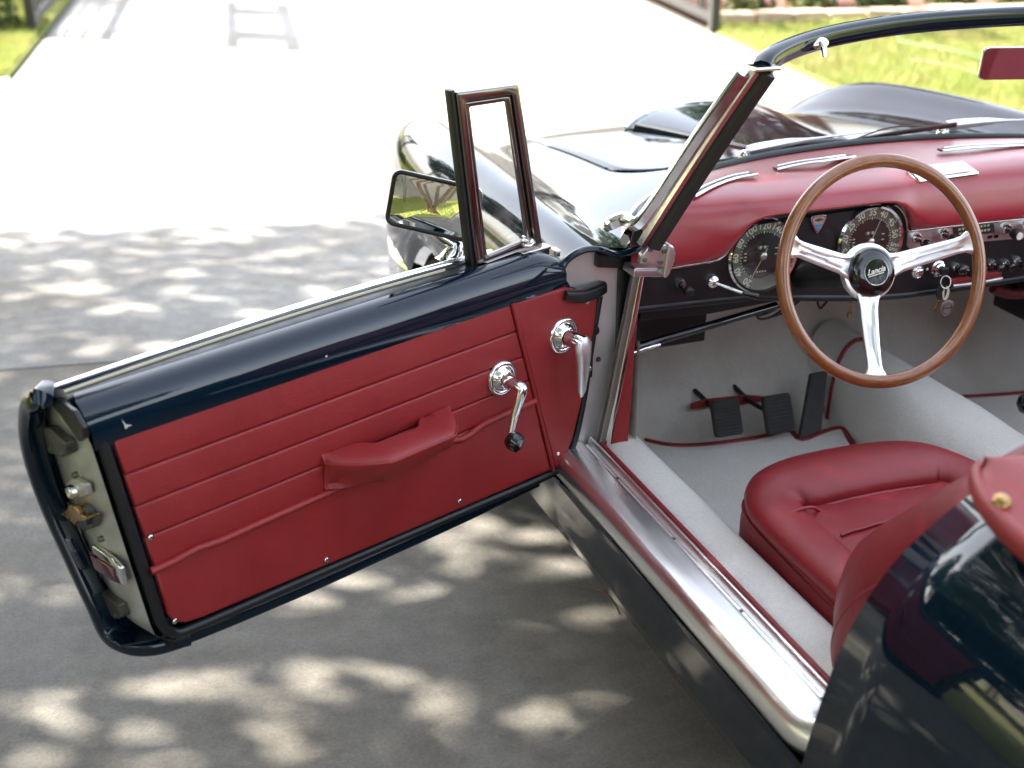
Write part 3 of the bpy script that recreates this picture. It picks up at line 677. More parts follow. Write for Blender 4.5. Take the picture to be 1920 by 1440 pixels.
lathe('press_stud', st-UP*.002, (-.35, -.55, .9), [(.010, -.004), (.0105, .002), (.0085, .0045), (.006, .005), (.0055, .0075), (.003, .009), (.001, .0092)], M['brass'], pad, 20)

# ---- windscreen
WB = cr([(-.705, -.02, .872), (-.665, .055, .880), (-.60, .135, .888), (-.50, .205, .897), (-.38, .256, .904), (-.20, .288, .911), (0, .298, .914), (.20, .288, .911), (.38, .256, .904), (.50, .205, .897), (.60, .135, .888), (.665, .055, .880), (.705, -.02, .872)], 6)
WT = cr([(-.567, -.192, 1.196), (-.545, -.172, 1.208), (-.50, -.140, 1.216), (-.43, -.098, 1.221), (-.33, -.058, 1.226), (-.18, -.022, 1.230), (0, -.012, 1.2315), (.18, -.022, 1.230), (.33, -.058, 1.226), (.43, -.098, 1.221), (.50, -.140, 1.216), (.545, -.172, 1.208), (.567, -.192, 1.196)], 6)
rows = [[a.lerp(b, t)+V((0, .02*math.sin(math.pi*t), 0)) for t in [k/10 for k in range(11)]] for a, b in zip(WB, WT)]
ws = sweep('windscreen_seal', [p+V((0, -.004, -.002)) for p in WB], rrect(.017, .008, .004, 2), M['rubber'], car, up=(0, -.5, 1))
grid('windscreen_glass', rows, M['glass'], ws)
sweep('windscreen_base_trim', [p+V((p.x*.028, .016, -.010)) for p in WB], [(-.012, 0), (-.010, .008), (0, .014), (.008, .010), (.012, 0), (0, -.004)], M['chrome'], ws, up=(0, -.3, 1))
# header rail in navy with two rolled ribs
hp = [(-.019, -.010), (-.0208, .004), (-.0200, .0115), (-.0175, .0140), (-.010, .0147), (.004, .0150), (.0085, .0143), (.0115, .0118), (.0140, .006), (.0150, -.004), (.008, -.016), (-.008, -.018)]
sweep('windscreen_header', WT[1:-1], hp, M['paint'], ws, up=(0, -.15, 1))
for s in (-1, 1):
    top = V((s*.567, -.192, 1.196)); foot = V((s*.693, -.045, .862)); d_ = (top-foot).normalized()
    ins = V((-s*1, 0, 0)); out = d_.cross(ins).normalized()
    fwd = V((0, 1, 0)); fwd = (fwd-d_*fwd.dot(d_)).normalized(); sd = d_.cross(fwd)*(1 if s < 0 else -1)
    pts = cr([foot, foot.lerp(top, .3)+V((0, .004, 0)), foot.lerp(top, .7)+V((0, .004, 0)), top], 5)
    sweep('windscreen_pillar', pts, [(q[0], -s*q[1]) for q in [(-.014, -.023), (-.016, -.004), (-.010, .002), (.012, .002), (.016, -.002), (.016, -.018), (.010, -.025)]], M['pillar_black'], ws, up=tuple(fwd))
    cpath = [p+V((s*.010, .004, 0)) for p in pts]
    sweep('pillar_chrome_strip', cpath, [(-.010, -.006), (-.011, .004), (0, .010), (.010, .004), (.010, -.006)], M['chrome_dull'], ws, up=tuple(fwd))
    c2 = cr([pts[-1]+V((s*.0275, .014, -.006)), pts[9]+V((s*.0290, .014, 0)), pts[4]+V((s*.0310, .016, 0)), pts[2]+V((s*.036, .022, 0)), V((s*.720, .004, .899)), V((s*.742, .016, .888)), V((s*.752, .020, .878))], 6)
    sweep('pillar_outer_channel', c2, [(-.008, -.007), (-.010, .004), (-.003, .009), (.004, .005), (.009, .008), (.010, -.004), (0, -.009)], M['chrome_dull'], ws, up=tuple(fwd), scale=[1.25]*19+[1.25, 1.25, 1.25, 1.3, 1.25, 1.3, 1.35, 1.4, 1.4, 1.4, 1.4, 1.35, 1.3, 1.25, 1.2, 1.1, 1.0, .8])
    box('header_joint', top+V((0, -.002, .004)), (V((1, 0, 0)), V((0, 1, 0)), UP), (.025, .020, .0035), M['chrome'], ws, .002)
lt = WT[20]+V((0, -.016, -.006))
lc = lathe('roof_latch', lt, (.1, -1, .15), [(.019, -.002), (.019, .003), (.016, .005), (.001, .006)], M['chrome_dull'], ws, 20)
for v in lc.data.vertices: v.co.z = lt.z+(v.co.z-lt.z)*.55
tube('roof_latch_peg', [lt+V((0, -.004, .002)), lt+V((.002, -.014, -.008)), lt+V((.002, -.016, -.022))], .0055, M['chrome'], ws, 10)
# rear view mirror hanging from the header
mc = on_y(1955, 119, -.06); mx_ = V((.96, -.28, 0)).normalized(); mn = V((-.28, -.955, -.10)).normalized(); mu = mn.cross(mx_)*-1
mu = V((0, 0, 1)); mu = (mu-mn*mu.dot(mn)).normalized(); mx_ = mu.cross(mn)
pr = rrect(.122, .0325, .011, 4)
rmh = prism('rear_view_mirror', [mc+mx_*a+mu*b-mn*.010 for a, b in pr], mn*.0085, M['chrome_dull'], ws, .003)
prism('rear_view_glass', [mc+mx_*a*.975+mu*b*.95-mn*.0012 for a, b in pr], mn*.0006, mat('tinted_mirror', (.50, .42, .44), .02, 1), ws)
tube('rear_view_stalk', [mc-mn*.008, mc-mn*.03+UP*.03, V((mc.x+.03, -.02, 1.215))], .005, M['chrome'], ws, 10)
# wipers
def wiper(px, tip):
    a = on_y(px[0], px[1], .36); b = on_y(*tip, .33)
    p = lathe('wiper_pivot', a+V((0, .01, -.012)), (0, -.2, 1), [(.014, -.02), (.014, .0), (.011, .008), (.005, .012), (.001, .012)], M['chrome'], car, 20)
    d_ = (b-a)
    sweep('wiper_arm', cr([a+UP*.002, a+d_*.25+UP*.006, a+d_*.5+UP*.005, b], 4), [(-.005, -.010), (.004, -.009), (.007, 0), (.004, .009), (-.005, .010)], M['spoke'], p, up=(0, -.4, 1), scale=[1.1, 1.25, 1.2, 1.1, 1.0, .85, .6, .35, .25, .22, .2, .2, .2])
    dv = V((d_.x, d_.y, d_.z)).normalized()
    bl = [b-dv*.16+V((0, -.022, -.010)), b+V((0, -.018, -.006)), b+dv*.15+V((0, -.022, -.006))]
    sweep('wiper_blade', cr(bl, 4), rrect(.006, .003, .001, 1), M['rubber'], p, up=(0, -.5, 1))
    tube('wiper_bridge', cr([bl[0].lerp(bl[1], .25), b+UP*.004, bl[1].lerp(bl[2], .75)], 4), .002, M['steel_dark'], p, 6)
wiper((1402, 283), (1670, 242)); wiper((1775, 236), (2040, 222))
# ring of plain mirror seats: right side door closed
for nm, pts, m_ in (('right_door_skin', [(.852, -.92, .385), (.852, .0, .385), (.868, .0, .68), (.83, .0, .835), (.80, -.99, .80), (.842, -.95, .60)], M['paint']), ('right_door_card', [(.752, -.90, .43), (.752, -.02, .43), (.742, -.02, .79), (.742, -.96, .77)], M['leather'])):
    o = pydata(nm, pts, [tuple(range(len(pts)))], m_, car); solid(o, .02, 0)
prism('right_sill', [(.65, -1.0, .25), (.65, -1.0, .43), (.85, -1.0, .43), (.85, -1.0, .38)], (0, 1.05, 0), M['carpet'], car, .004)

# ------------------------------------------------------------------ driver door (open)
H0 = V((-.846, 0, 0)); du = V((-.9293, -.3694, 0)); dn = V((.3694, -.9293, 0))
def DP(s, z, o=0): return H0+du*s+dn*o+UP*z
def on_door(px, py, o=0): return on_plane(px, py, H0+dn*o, dn)
def dsz(px, py, o=0):
    q = on_door(px, py, o)-H0; return q.dot(du), q.z
def se(z): return .843+(z-.407)*.16
def bow(s): return .026*math.sin(math.pi*max(0, min(1, s/.95)))
def belt(s): return .850-.021*(s/.95)
# outer skin is the door itself; everything else hangs on it
OZ = [(.838, -.062), (.825, -.084), (.803, -.117), (.741, -.162), (.663, -.188), (.592, -.188), (.50, -.166), (.413, -.140), (.372, -.110), (.360, -.085), (.356, -.06)]
oz = cr([V((z, o, 0)) for z, o in OZ], 3)
rows = []
for k in range(21):
    t = k/20; r_ = []
    for q in oz:
        z, o = q.x, q.y; s = t*(se(z)+.060-.07*max(0, (.42-z)/.064)**2-.02*max(0, (z-.80)/.038)**2)
        f = (z-.356)/.482
        r_.append(DP(s, z-.012*f*(t-.5), o-(bow(s) if z > .5 else bow(s)*.6)*(.3+.7*min(1, f*1.2))+.03*(1-t)*0))
    rows.append(r_)
door = grid('door', rows, M['paint'], car); solid(door, .004, 0)
# pan behind the trim
def rail_z(s): return .783-.022*(s-.1)/.8
def trim_out():
    pts = [(-.095, .742), (-.060, .543), (-.035, .46), (-.018, .425), (.012, .407)]
    pts += [(.79, .403), (.825, .409), (.845, .425), (se(.46)+.002, .46), (se(.60), .60), (se(.72), .72), (se(.775)+.004, .772)]
    return pts
to = trim_out()
pan = prism('inner_panel', [DP(s, z, -.045) for s, z in to+[(.90, .80), (-.01, .805), (-.03, .775)]], dn*.043, M['paint'], door, .004)
# shut face at the rear end of the door
fz = [.838, .825, .80, .76, .70, .62, .55, .48, .43, .41, .395, .38]
def outer_o(z):
    for a, b in zip(oz, oz[1:]):
        if b.x <= z <= a.x: return a.y+(b.y-a.y)*(z-a.x)/(b.x-a.x-1e-9)
    return oz[0].y if z > .83 else oz[-1].y
rows = []
for z in fz:
    oo = outer_o(z)-.004; i0 = .002 if z < .77 else .002-(z-.77)*.6
    rows.append([DP(se(z)+.030-.05*max(0, (.42-z)/.05)**2+.010*math.sin(math.pi*t), z, i0+(oo-i0)*t) for t in [k/6 for k in range(7)]])
face = grid('shut_face', rows, M['latch'], door)
# hemmed outer flange round the rear edge and along the bottom
def rear_px(px, py, off):
    z = .6
    for _ in range(25):
        q = on_plane(px, py, H0+du*(se(z)+off), du); z = q.z
    return q
fl = [DP(.952, .838, -.068)]+[rear_px(x, y, .062) for x, y in [(78, 747), (64, 757), (59, 785), (60, 820), (72, 874), (97, 944), (141, 1042), (182, 1130)]]
fl += [DP(.898, .372, -.105), DP(.884, .362, -.070), DP(.855, .359, -.045), DP(.80, .358, -.034), DP(.6, .358, -.030), DP(.4, .360, -.032), DP(.2, .362, -.036), DP(.02, .366, -.042)]
fr_ = cr(fl[:13], 5)
sweep('outer_flange', fr_, rrect(.018, .0135, .009, 4), M['paint'], door, up=tuple(du), scale=[min(1, .55+i*.09) for i in range(len(fr_))])
fb_ = cr(fl[11:], 5)
sweep('outer_flange', fb_, rrect(.012, .012, .006, 3), M['paint'], door, up=tuple(dn))
prism('door_end_filler', [DP(.845, z, o) for z, o in [(.366, -.006), (.366, -.10), (.42, -.135), (.50, -.16), (.60, -.18), (.66, -.18), (.74, -.155), (.80, -.11), (.80, -.01)]], -du*.01, M['black'], door)
prism('door_corner_filler', [DP(.79, .358, -.122), DP(.79, .44, -.148), DP(.905, .44, -.138), DP(.905, .39, -.122), DP(.893, .366, -.095), DP(.86, .358, -.10)], dn*.006, M['paint'], door)
prism('door_bottom', [DP(s, z, o) for s, z, o in [(.0, .396, .0), (.84, .394, .0), (.878, .392, -.010), (.908, .376, -.05), (.905, .366, -.11), (.0, .362, -.11)]], UP*.004, M['paint'], door)
# heavy rubber seal round the trim panel
sp = [DP(s, z, .000) for s, z in [(se(.79)+.012, .785), (se(.74)+.013, .74), (se(.66)+.013, .66), (se(.56)+.013, .56), (se(.47)+.013, .47), (.858, .425), (.838, .398), (.80, .392), (.6, .394), (.4, .3955), (.2, .3965), (.03, .397), (-.018, .41), (-.045, .45), (-.068, .535), (-.085, .64), (-.104, .738)]]
spc = cr(sp, 6); n_ = len(spc)
sweep('door_seal', spc, circ(.0105, 10), M['rubber'], door, scale=[.95 if i < n_*.36 else (.85 if i < n_*.7 else .7) for i in range(n_)])
# ---- trim: quilted rows, pocket panel, front panel
def zf(zF, zR, s): return zF+(zR-zF)*(s-.1)/.78
def sF(z): return .127-(.782-z)*.29
def pad_piece(name, pts, thick=.009, inset=.006, o0=0., m_=None):
    c = V((sum(p[0] for p in pts)/len(pts), sum(p[1] for p in pts)/len(pts), 0)); n = len(pts)
    P2 = [V((p[0], p[1], 0)) for p in pts]; area = sum(P2[i].x*P2[(i+1) % n].y-P2[(i+1) % n].x*P2[i].y for i in range(n)); sg = 1 if area > 0 else -1
    def off(dist):
        out = []
        for i in range(n):
            a, b, c_ = P2[i-1], P2[i], P2[(i+1) % n]
            n1 = V((-(b-a).y, (b-a).x, 0)).normalized()*sg; n2 = V((-(c_-b).y, (c_-b).x, 0)).normalized()*sg
            m2 = (n1+n2); m2 = m2/max(.5, m2.length_squared)*2*.5*2 if m2.length > 0 else n1
            out.append(b+m2*(dist*.5*2/2))
        return out
    vs_, fs = [], []
    for dist, o in ((0, -.002), (0, thick*.35), (inset*.35, thick*.75), (inset, thick*.95), (inset*2.2, thick)):
        vs_ += [DP(q.x, q.y, o0+o) for q in off(dist)]
    for k in range(4):
        for i in range(n): fs.append((k*n+i, k*n+(i+1) % n, (k+1)*n+(i+1) % n, (k+1)*n+i))
    fs.append(tuple(range(4*n, 5*n)))
    return pydata(name, vs_, fs, m_ or M['leather'], door)
def row_piece(name, top, bot, thick=.0075):
    K = 14; g = .0005
    pts = []
    for k in range(K+1):
        z = zf(*top, .1); s0 = sF(zf(*top, .12))+.004; s1 = se(zf(*top, .88))-.002; s = s0+(s1-s0)*k/K; pts.append((s, zf(*top, s)-g))
    for k in range(K+1):
        s1 = se(zf(*bot, .88))-.002; s0 = sF(zf(*bot, .1))+.004; s = s1+(s0-s1)*k/K; pts.append((s, zf(*bot, s)+g))
    return pad_piece(name, pts, thick, .0042)
LV = [(.784, .763), (.725, .699), (.670, .642), (.618, .585), (.571, .526)]
for a, b in zip(LV, LV[1:]): row_piece('trim_row', a, b)
# pocket panel below the welt
pts = []
for k in range(15):
    s0, s1 = sF(.565)+.004, se(.526)-.002; s = s0+(s1-s0)*k/14; pts.append((s, zf(.569, .524, s)))
pts += [(se(.47)-.001, .47), (.848, .438), (.838, .419), (.82, .410), (.79, .407), (.6, .407), (.4, .407), (.2, .408), (sF(.409)+.004, .409), (sF(.49)+.004, .49)]
pad_piece('pocket_panel', pts, .0075)
wl = [DP(s, zf(.572, .527, s)+.006*math.exp(-((s-.79)/.03)**2)-(.012*math.exp(-((s-.245)/.03)**2)), .010+.003*math.exp(-((s-.79)/.05)**2)) for s in [sF(.57)+.006+(.868-sF(.57)-.006)*k/40 for k in range(41)]]
sweep('pocket_welt', wl, circ(.0062, 10, 1, 1.15), M['leather'], door)
fp = [(sF(.782)-.004, .782), (.04, .783), (-.005, .782), (-.03, .772), (-.055, .752), (-.092, .744), (-.088, .70), (-.075, .62), (-.058, .54), (-.034, .46), (-.018, .428), (.000, .412), (sF(.408)-.004, .408), (sF(.5)-.004, .5), (sF(.64)-.004, .64)]
pad_piece('front_trim_panel', fp, .009)
sweep('seam_piping', [DP(sF(z), z, .0075) for z in [.408+.374*k/12 for k in range(13)]], circ(.0042, 8), M['leather'], door)
for x, y in ((282, 1008), (612, 1050), (862, 940), (328, 1165), (1102, 566), (1046, 851)):
    lathe('trim_screw', on_door(x, y, .0085), tuple(dn), [(.0045, -.002), (.0045, .001), (.0030, .0022), (.001, .0022)], M['chrome_dull'], door, 12)
# ---- painted garnish rail along the top
rows = []
for k in range(33):
    s = -.005+.935*k/32; zt = rail_z(s)
    b = belt(s); t_ = k/32; nose = 1-max(0, (.05-s)/.055)**2*.35; end = (1-max(0, (s-.93)/.04)**2*.1)
    pr = [(-.012, zt-.010), (.004, zt-.010), (.0085, zt-.002), (.012, zt+.014), (.0115, zt+.030), (.007, zt+.046), (-.001, zt+.058), (-.012, zt+.066), (-.024, zt+.069), (-.034, zt+.069), (-.036, zt+.060), (-.036, zt+.01)]
    rows.append([DP(s+max(0, (k-26)/6)*.16*(z-.775)+max(0, (k-26)/6)*.35*min(0, o+.01), zt+(z-zt)*nose*end+(1-nose)*.01, o) for o, z in pr])
rail = grid('garnish_rail', rows, M['paint'], door, cv_=True, caps=True)
# glass slot: black felt with a cream edge, and the bright waist moulding outside
def strip(name, f, w_, h_, m_, s0=.0, s1=.946, rad=.002):
    pth = [f(s0+(s1-s0)*k/40) for k in range(41)]
    return sweep(name, pth, rrect(h_, w_, rad, 2), m_, door, up=(0, 0, 1))
strip('slot_felt', lambda s: DP(s, rail_z(s)+.060, -.048-bow(s)*.45), .014+.004, .006, M['rubber'])
strip('slot_edge', lambda s: DP(s, rail_z(s)+.0665, -.052-bow(s)*.85), .0016, .0035, M['cream'], .22, .942, .001)
strip('slot_outer_felt', lambda s: DP(s, rail_z(s)+.063, -.060-bow(s)), .006, .006, M['rubber'])
strip('waist_moulding', lambda s: DP(s, rail_z(s)+.067, -.071-bow(s)), .0068, .0065, M['chrome'], .10, .946, .004)
prism('rail_end_rubber', [rear_px(x, y, .034) for x, y in [(99, 746), (116, 744), (148, 768), (166, 800), (170, 818), (160, 826), (146, 806), (124, 775)]], du*.010, M['rubber'], door, .003)
# black moulded horn at the front upper corner
hpth = cr([DP(.000, .768, .012), DP(-.022, .762, .013), DP(-.048, .756, .012), DP(-.085, .755, .008), DP(-.108, .757, .004)], 5)
sweep('seal_horn', hpth, rrect(.0115, .010, .006, 3), M['rubber'], door, up=(0, 0, 1), scale=[.75+.35*min(1, i/8) for i in range(len(hpth))])
# ---- vent window
VO = -.052
def vq(l): return [on_door(x, y, VO) for x, y in l]
outq = vq([(849, 172), (965, 157), (1011, 462), (888, 506)]); inn = vq([(877, 200), (948, 189), (986, 447), (911, 478)])
midq = [a.lerp(b, .5) for a, b in zip(outq, inn)]
def quadframe(name, A, B, o0, o1, m_, bev_=.003):
    vs_ = []; fs = []
    for o in (o0, o1):
        vs_ += [p+dn*o for p in A]+[p+dn*o for p in B]
    for i in range(4):
        j = (i+1) % 4
        fs += [(i, j, 4+j, 4+i), (8+i, 8+j, 12+j, 12+i), (i, j, 8+j, 8+i), (4+i, 4+j, 12+j, 12+i)]
    o = pydata(name, vs_, fs, m_, door); bevel(o, bev_, 2); return o
def lerpq(A, B, t): return [a.lerp(b, t) for a, b in zip(A, B)]
vf = quadframe('vent_window_frame', outq, lerpq(outq, inn, .62), -.008, .012, M['vent_chrome'], .004)
quadframe('vent_inner_frame', lerpq(outq, inn, .66), inn, -.006, .006, M['vent_chrome'], .003)
quadframe('vent_seal', lerpq(outq, inn, .60), lerpq(outq, inn, .70), -.007, .004, M['rubber'], .0008)
pydata('vent_glass', inn, [(0, 1, 2, 3)], M['vent_glass'], door, False)
sweep('glass_channel', [outq[0].lerp(outq[3], t)+du*.0035-dn*.004 for t in (-.01, .25, .5, .75, 1.06)], rrect(.0045, .0095, .002, 2), M['rubber'], door, up=tuple(du))
lp = on_door(990, 452, VO+.014)
lathe('vent_latch_boss', lp, tuple(dn), [(.0085, -.012), (.0085, .004), (.006, .012), (.001, .014)], M['chrome'], door, 20)
sweep('vent_latch_lever', cr([lp+dn*.012, lp+du*.010+dn*.014-UP*.003, lp+du*.022+dn*.012-UP*.001], 4), rrect(.0028, .0055, .002, 2), M['chrome'], door, up=(0, 0, 1))
box('vent_base_plate', on_door(1000, 468, VO+.012), (du, dn, UP), (.035, .012, .0035), M['chrome_dull'], door, .002)
# ---- winder, inside handle
def escutcheon(name, c, r_):
    return lathe(name, c, tuple(dn), [(r_, -.002), (r_, .002), (r_*.93, .0045), (r_*.80, .0055), (r_*.74, .0042), (r_*.70, .0060), (r_*.60, .0120), (r_*.50, .0145), (r_*.46, .0125), (r_*.42, .013), (r_*.36, .022), (r_*.33, .024), (.001, .024)], M['chrome'], door, 40)
cc = on_door(941, 709, .009); escutcheon('winder_escutcheon', cc, .0335)
k1 = cc+dn*.052-du*.0015
wpts = cr([cc+dn*.018, cc+dn*.034, k1-UP*.003, k1+du*.004-UP*.016+dn*.003, k1+du*.017-UP*.055, k1+du*.030-UP*.092+dn*.002], 5)
sweep('winder_crank', wpts, circ(.0088, 12, .8, 1.15), M['chrome'], door, scale=[1.35-.75*max(0, (i-7)/18) if i > 7 else 1.35 for i in range(len(wpts))])
kb = wpts[-1]
lathe('winder_knob', kb-dn*.004, tuple((dn*.9-UP*.3+du*-.15).normalized()), [(.008, 0), (.015, .003), (.0185, .012), (.018, .020), (.0155, .027), (.007, .0295), (.001, .0298)], M['gloss_black'], door, 24)
lathe('winder_knob_screw', kb-dn*.004, tuple((dn*.9-UP*.3+du*-.15).normalized()), [(.004, .0285), (.004, .0305), (.001, .0308)], M['chrome'], door, 12)
hc = on_door(1056, 629, .009); escutcheon('handle_escutcheon', hc, .0355)
k1 = hc+dn*.048-du*.006
hpts = cr([hc+dn*.016, hc+dn*.034-du*.002, k1-UP*.004], 4)
tube('handle_neck', hpts, .0150, M['chrome'], door, 16, scale=[1.1, 1.08, 1.05, 1.02, 1, 1, 1, 1, 1])
pr = [(.0185*math.cos(a), .0105*math.sin(a)) for a in [2*math.pi*k/14 for k in range(14)]]
lv = [k1+UP*.010, k1-UP*.004, k1-UP*.03-du*.001, k1-UP*.065-du*.001, k1-UP*.100+du*.001, k1-UP*.112+du*.002]
sweep('handle_lever', lv, pr, M['spoke'], door, up=tuple(du), scale=[.5, 1.05, .95, .78, .52, .2], smooth=True)
# ---- armrest / pull: padded arm with a grip hollow at the back
S0, S1 = .276, .548
def arm_sec(s):
    t = (s-S0)/(S1-S0)                     # 0 front, 1 rear
    tip = min(1, (max(0, t)*5.5)**.55); tail = min(1, (max(0, 1-t)*3.2)**.62)
    dep = max(.010, .086*min(tip, tail)*(1-.10*(1-t)))
    grip = .030/(1+abs((t-.50)/.20)**10)*min(tip, tail)
    zt = .626-.007*t
    hgt = .052+.012*t
    return dep, grip, zt, hgt
rows = []; NS = 48
for k in range(NS+1):
    t = .5-.5*math.cos(math.pi*k/NS); s = S0+(S1-S0)*t
    dep, grip, zt, hgt = arm_sec(s)
    o0 = .006+grip; w_ = max(.003, dep-grip); e_ = min(1, w_/.03)
    r_ = [DP(s, zt-hgt*.6, o0), DP(s, zt-.004, o0), DP(s, zt, o0+.004*e_), DP(s, zt-.003, o0+w_*.5), DP(s, zt-.007, o0+w_-.007*e_), DP(s, zt-.012, o0+w_-.001), DP(s, zt-.017, o0+w_), DP(s, zt-.026, o0+w_-.003*e_), DP(s, zt-hgt+.008, o0+w_-(.012+.010*t)*e_), DP(s, zt-hgt, o0+w_*.6), DP(s, zt-hgt-.004, .004)]
    rows.append(r_)
arm = grid('armrest', rows, M['leather'], door, cv_=True, caps=True); subd(arm, 1)
sweep('armrest_piping', [DP(S0+(S1-S0)*t, arm_sec(S0+(S1-S0)*t)[2]-.0145, .0068+arm_sec(S0+(S1-S0)*t)[0]) for t in [.5-.5*math.cos(math.pi*k/40) for k in range(41)]], circ(.0017, 6), M['leather'], door)
# ---- latch furniture on the shut face
def SF(px, py, dz=.0): # point on the shut face plane
    z = .6
    for _ in range(20):
        q = on_plane(px, py, H0+du*(se(z)+.038), du); z = q.z
    return q
def on_face(pts): return [SF(x, y) for x, y in pts]
prism('latch_guide', on_face([(98, 795), (112, 797), (142, 825), (146, 846), (134, 852), (108, 843)]), du*.016, M['steel_dark'], door, .003)
prism('latch_plate', on_face([(133, 902), (148, 893), (172, 905), (176, 925), (160, 932), (140, 925)]), du*.010, M['latch'], door, .003)
lathe('latch_bolt', SF(152, 916), tuple(du), [(.011, .004), (.011, .018), (.008, .021), (.004, .020), (.001, .018)], M['chrome_dull'], door, 14)
prism('lock_cam', on_face([(140, 952), (158, 940), (172, 945), (180, 958), (192, 966), (188, 985), (172, 990), (150, 975)]), du*.014, M['steel_dark'], door, .002)
prism('lock_claw', on_face([(138, 955), (150, 948), (155, 938), (166, 942), (174, 955), (190, 962), (186, 972), (172, 968), (165, 976), (152, 966)]), du*.022, M['brass'], door, .002)
prism('lock_claw_slot', on_face([(172, 968), (188, 965), (190, 976), (176, 980)]), du*.0225, M['black'], door, .001)
lampo = on_face([(180, 1016), (220, 1044), (236, 1062), (243, 1096), (236, 1094), (190, 1064)])
prism('courtesy_lamp_frame', lampo, du*.010, M['chrome'], door, .004)
prism('courtesy_lamp_lens', on_face([(182, 1034), (226, 1061), (231, 1088), (191, 1062)]), du*.013, M['red_lens'], door, .002)
prism('lower_guide', on_face([(196, 1105), (204, 1104), (238, 1128), (246, 1150), (236, 1155), (202, 1142)]), du*.015, M['steel_dark'], door, .003)
for x, y in ((113, 835), (135, 842), (155, 886), (203, 1006), (214, 1140), (232, 1148)):
    lathe('latch_screw', SF(x, y)+du*.012, tuple(du), [(.005, -.004), (.005, .004), (.003, .005), (.001, .004)], M['steel_dark'], door, 10)
# chips and rust in the paint
prism('paint_chip', [on_door(x, y, .0125) for x, y in [(228, 786), (236, 796), (248, 797), (240, 800), (235, 805), (233, 797)]], dn*.0004, M['white_chip'], rail)
lathe('paint_chip', on_door(612, 668, .0125), tuple(dn), [(.0022, 0), (.0015, .0004), (.0005, .0004)], M['white_chip'], rail, 8)
prism('rust_patch', [DP(s, .3585, o) for s, o in [(.845, -.040), (.80, -.036), (.77, -.040), (.80, -.050), (.84, -.052)]], UP*.012, M['rust'], door, .002)
# ---- door mirror on a chrome stalk
mb = DP(.165, .842, -.105)
Mc = on_door(801, 384, -.135)
vd = (Mc-CAM).normalized(); rdir = V((-.60, -.79, -.115)).normalized(); mn = (rdir-vd).normalized()
mup = (UP-mn*UP.dot(mn)).normalized(); mrt = mup.cross(mn).normalized()
if mrt.dot(rt) < 0: mrt = -mrt
a_ = R(-11); mrt2 = mrt*math.cos(a_)+mup*math.sin(a_); mup2 = mup*math.cos(a_)-mrt*math.sin(a_)
pr = rrect(.080, .049, .014, 5); ctr = Mc+mrt2*.012
vs_ = []; fs = []; n = len(pr)
lay = [(1.0, .0), (1.03, -.006), (1.0, -.016), (.86, -.030), (.55, -.040), (.2, -.043)]
for sc, o in lay: vs_ += [ctr+mrt2*a*sc+mup2*b*sc+mn*o for a, b in pr]
for k in range(len(lay)-1):
    for i in range(n): fs.append((k*n+i, k*n+(i+1) % n, (k+1)*n+(i+1) % n, (k+1)*n+i))
fs.append(tuple(range((len(lay)-1)*n, len(lay)*n)))
pydata('mirror_housing', vs_, fs, M['chrome'], door)
sweep('mirror_bezel', [ctr+mrt2*a*.985+mup2*b*.975+mn*.001 for a, b in pr], circ(.0042, 8), M['black'], door, up=tuple(mn), closed=True)
RM = .62
mrows = [[ctr+mrt2*a*.97*f+mup2*b*.955*f+mn*(.0065-((a*f)**2+(b*f)**2)/(2*RM)) for a, b in pr] for f in (.02, .2, .4, .6, .8, 1.0)]
grid('mirror_glass', mrows, M['mirror'], door, cv_=True)
stp = cr([mb+du*.010, mb+UP*.010+du*.006, mb+UP*.030-du*.002, ctr-mup2*.050-mn*.022-mrt2*-.012, ctr-mup2*.02-mn*.028], 5)
tube('mirror_stalk', stp, .0135, M['chrome'], door, 16, scale=[2.3-1.3*min(1, i/9) for i in range(len(stp))])

# ------------------------------------------------------------------ cabin floor, tunnel, toe board
FZ = .25
def carpet(name, rows, m_=M['carpet'], parent=car):
    return grid(name, rows, m_, parent)
carpet('floor_carpet', [[V((-.645+.72*k/12, y, FZ-.004+.002*noise.noise(V((k, y*7, 2))))) for k in range(13)] for y in [-1.0+1.32*j/14 for j in range(15)]], M['carpet_worn'])
carpet('floor_carpet', [[V((.02+.63*k/8, y, FZ-.004)) for k in range(9)] for y in [-1.0+1.32*j/10 for j in range(11)]], M['carpet_worn'])
# toe board / bulkhead: rises from the floor and rolls up to the scuttle
tb = [(.27, FZ-.006), (.31, FZ+.008), (.37, .31), (.43, .39), (.455, .50), (.46, .62), (.455, .80)]
tbc = [q for q in cr([V((a, b, 0)) for a, b in tb], 4)]
carpet('bulkhead_carpet', [[V((-.70+1.40*k/28, q.x+.004*noise.noise(V((k*.4, q.y*9, 1))), q.y)) for k in range(29)] for q in tbc], M['carpet_worn'])
# side of the footwell
carpet('footwell_side_carpet', [[V((-.668, y, z)) for z in (.24, .36, .50, .64)] for y in (.02, .15, .30, .47)], M['carpet_worn'])
box('scuttle_side', (-.69, .25, .70), AX, (.02, .22, .09), M['black'], car)
# transmission tunnel
def tun(y):
    w = .130-.058*max(0, min(1, (y+.05)/.3)); h = .175+.03*max(0, min(1, (y+.2)/.6)); x0 = .045
    out = []
    for k in range(21):
        a = math.pi*k/20; c_, s_ = math.cos(a), math.sin(a)
        out.append(V((x0-w*(abs(c_)**.75)*(1 if c_ > 0 else -1), y, FZ-.006+h*(abs(s_)**.8)+.0025*noise.noise(V((k*.5, y*8, 9))))))
    return out
carpet('tunnel_carpet', [tun(-1.0+1.42*j/24) for j in range(25)])
tube('tunnel_piping', [p+V((0, -.006, .003)) for p in tun(.30)], .0055, M['piping'], car, 8)
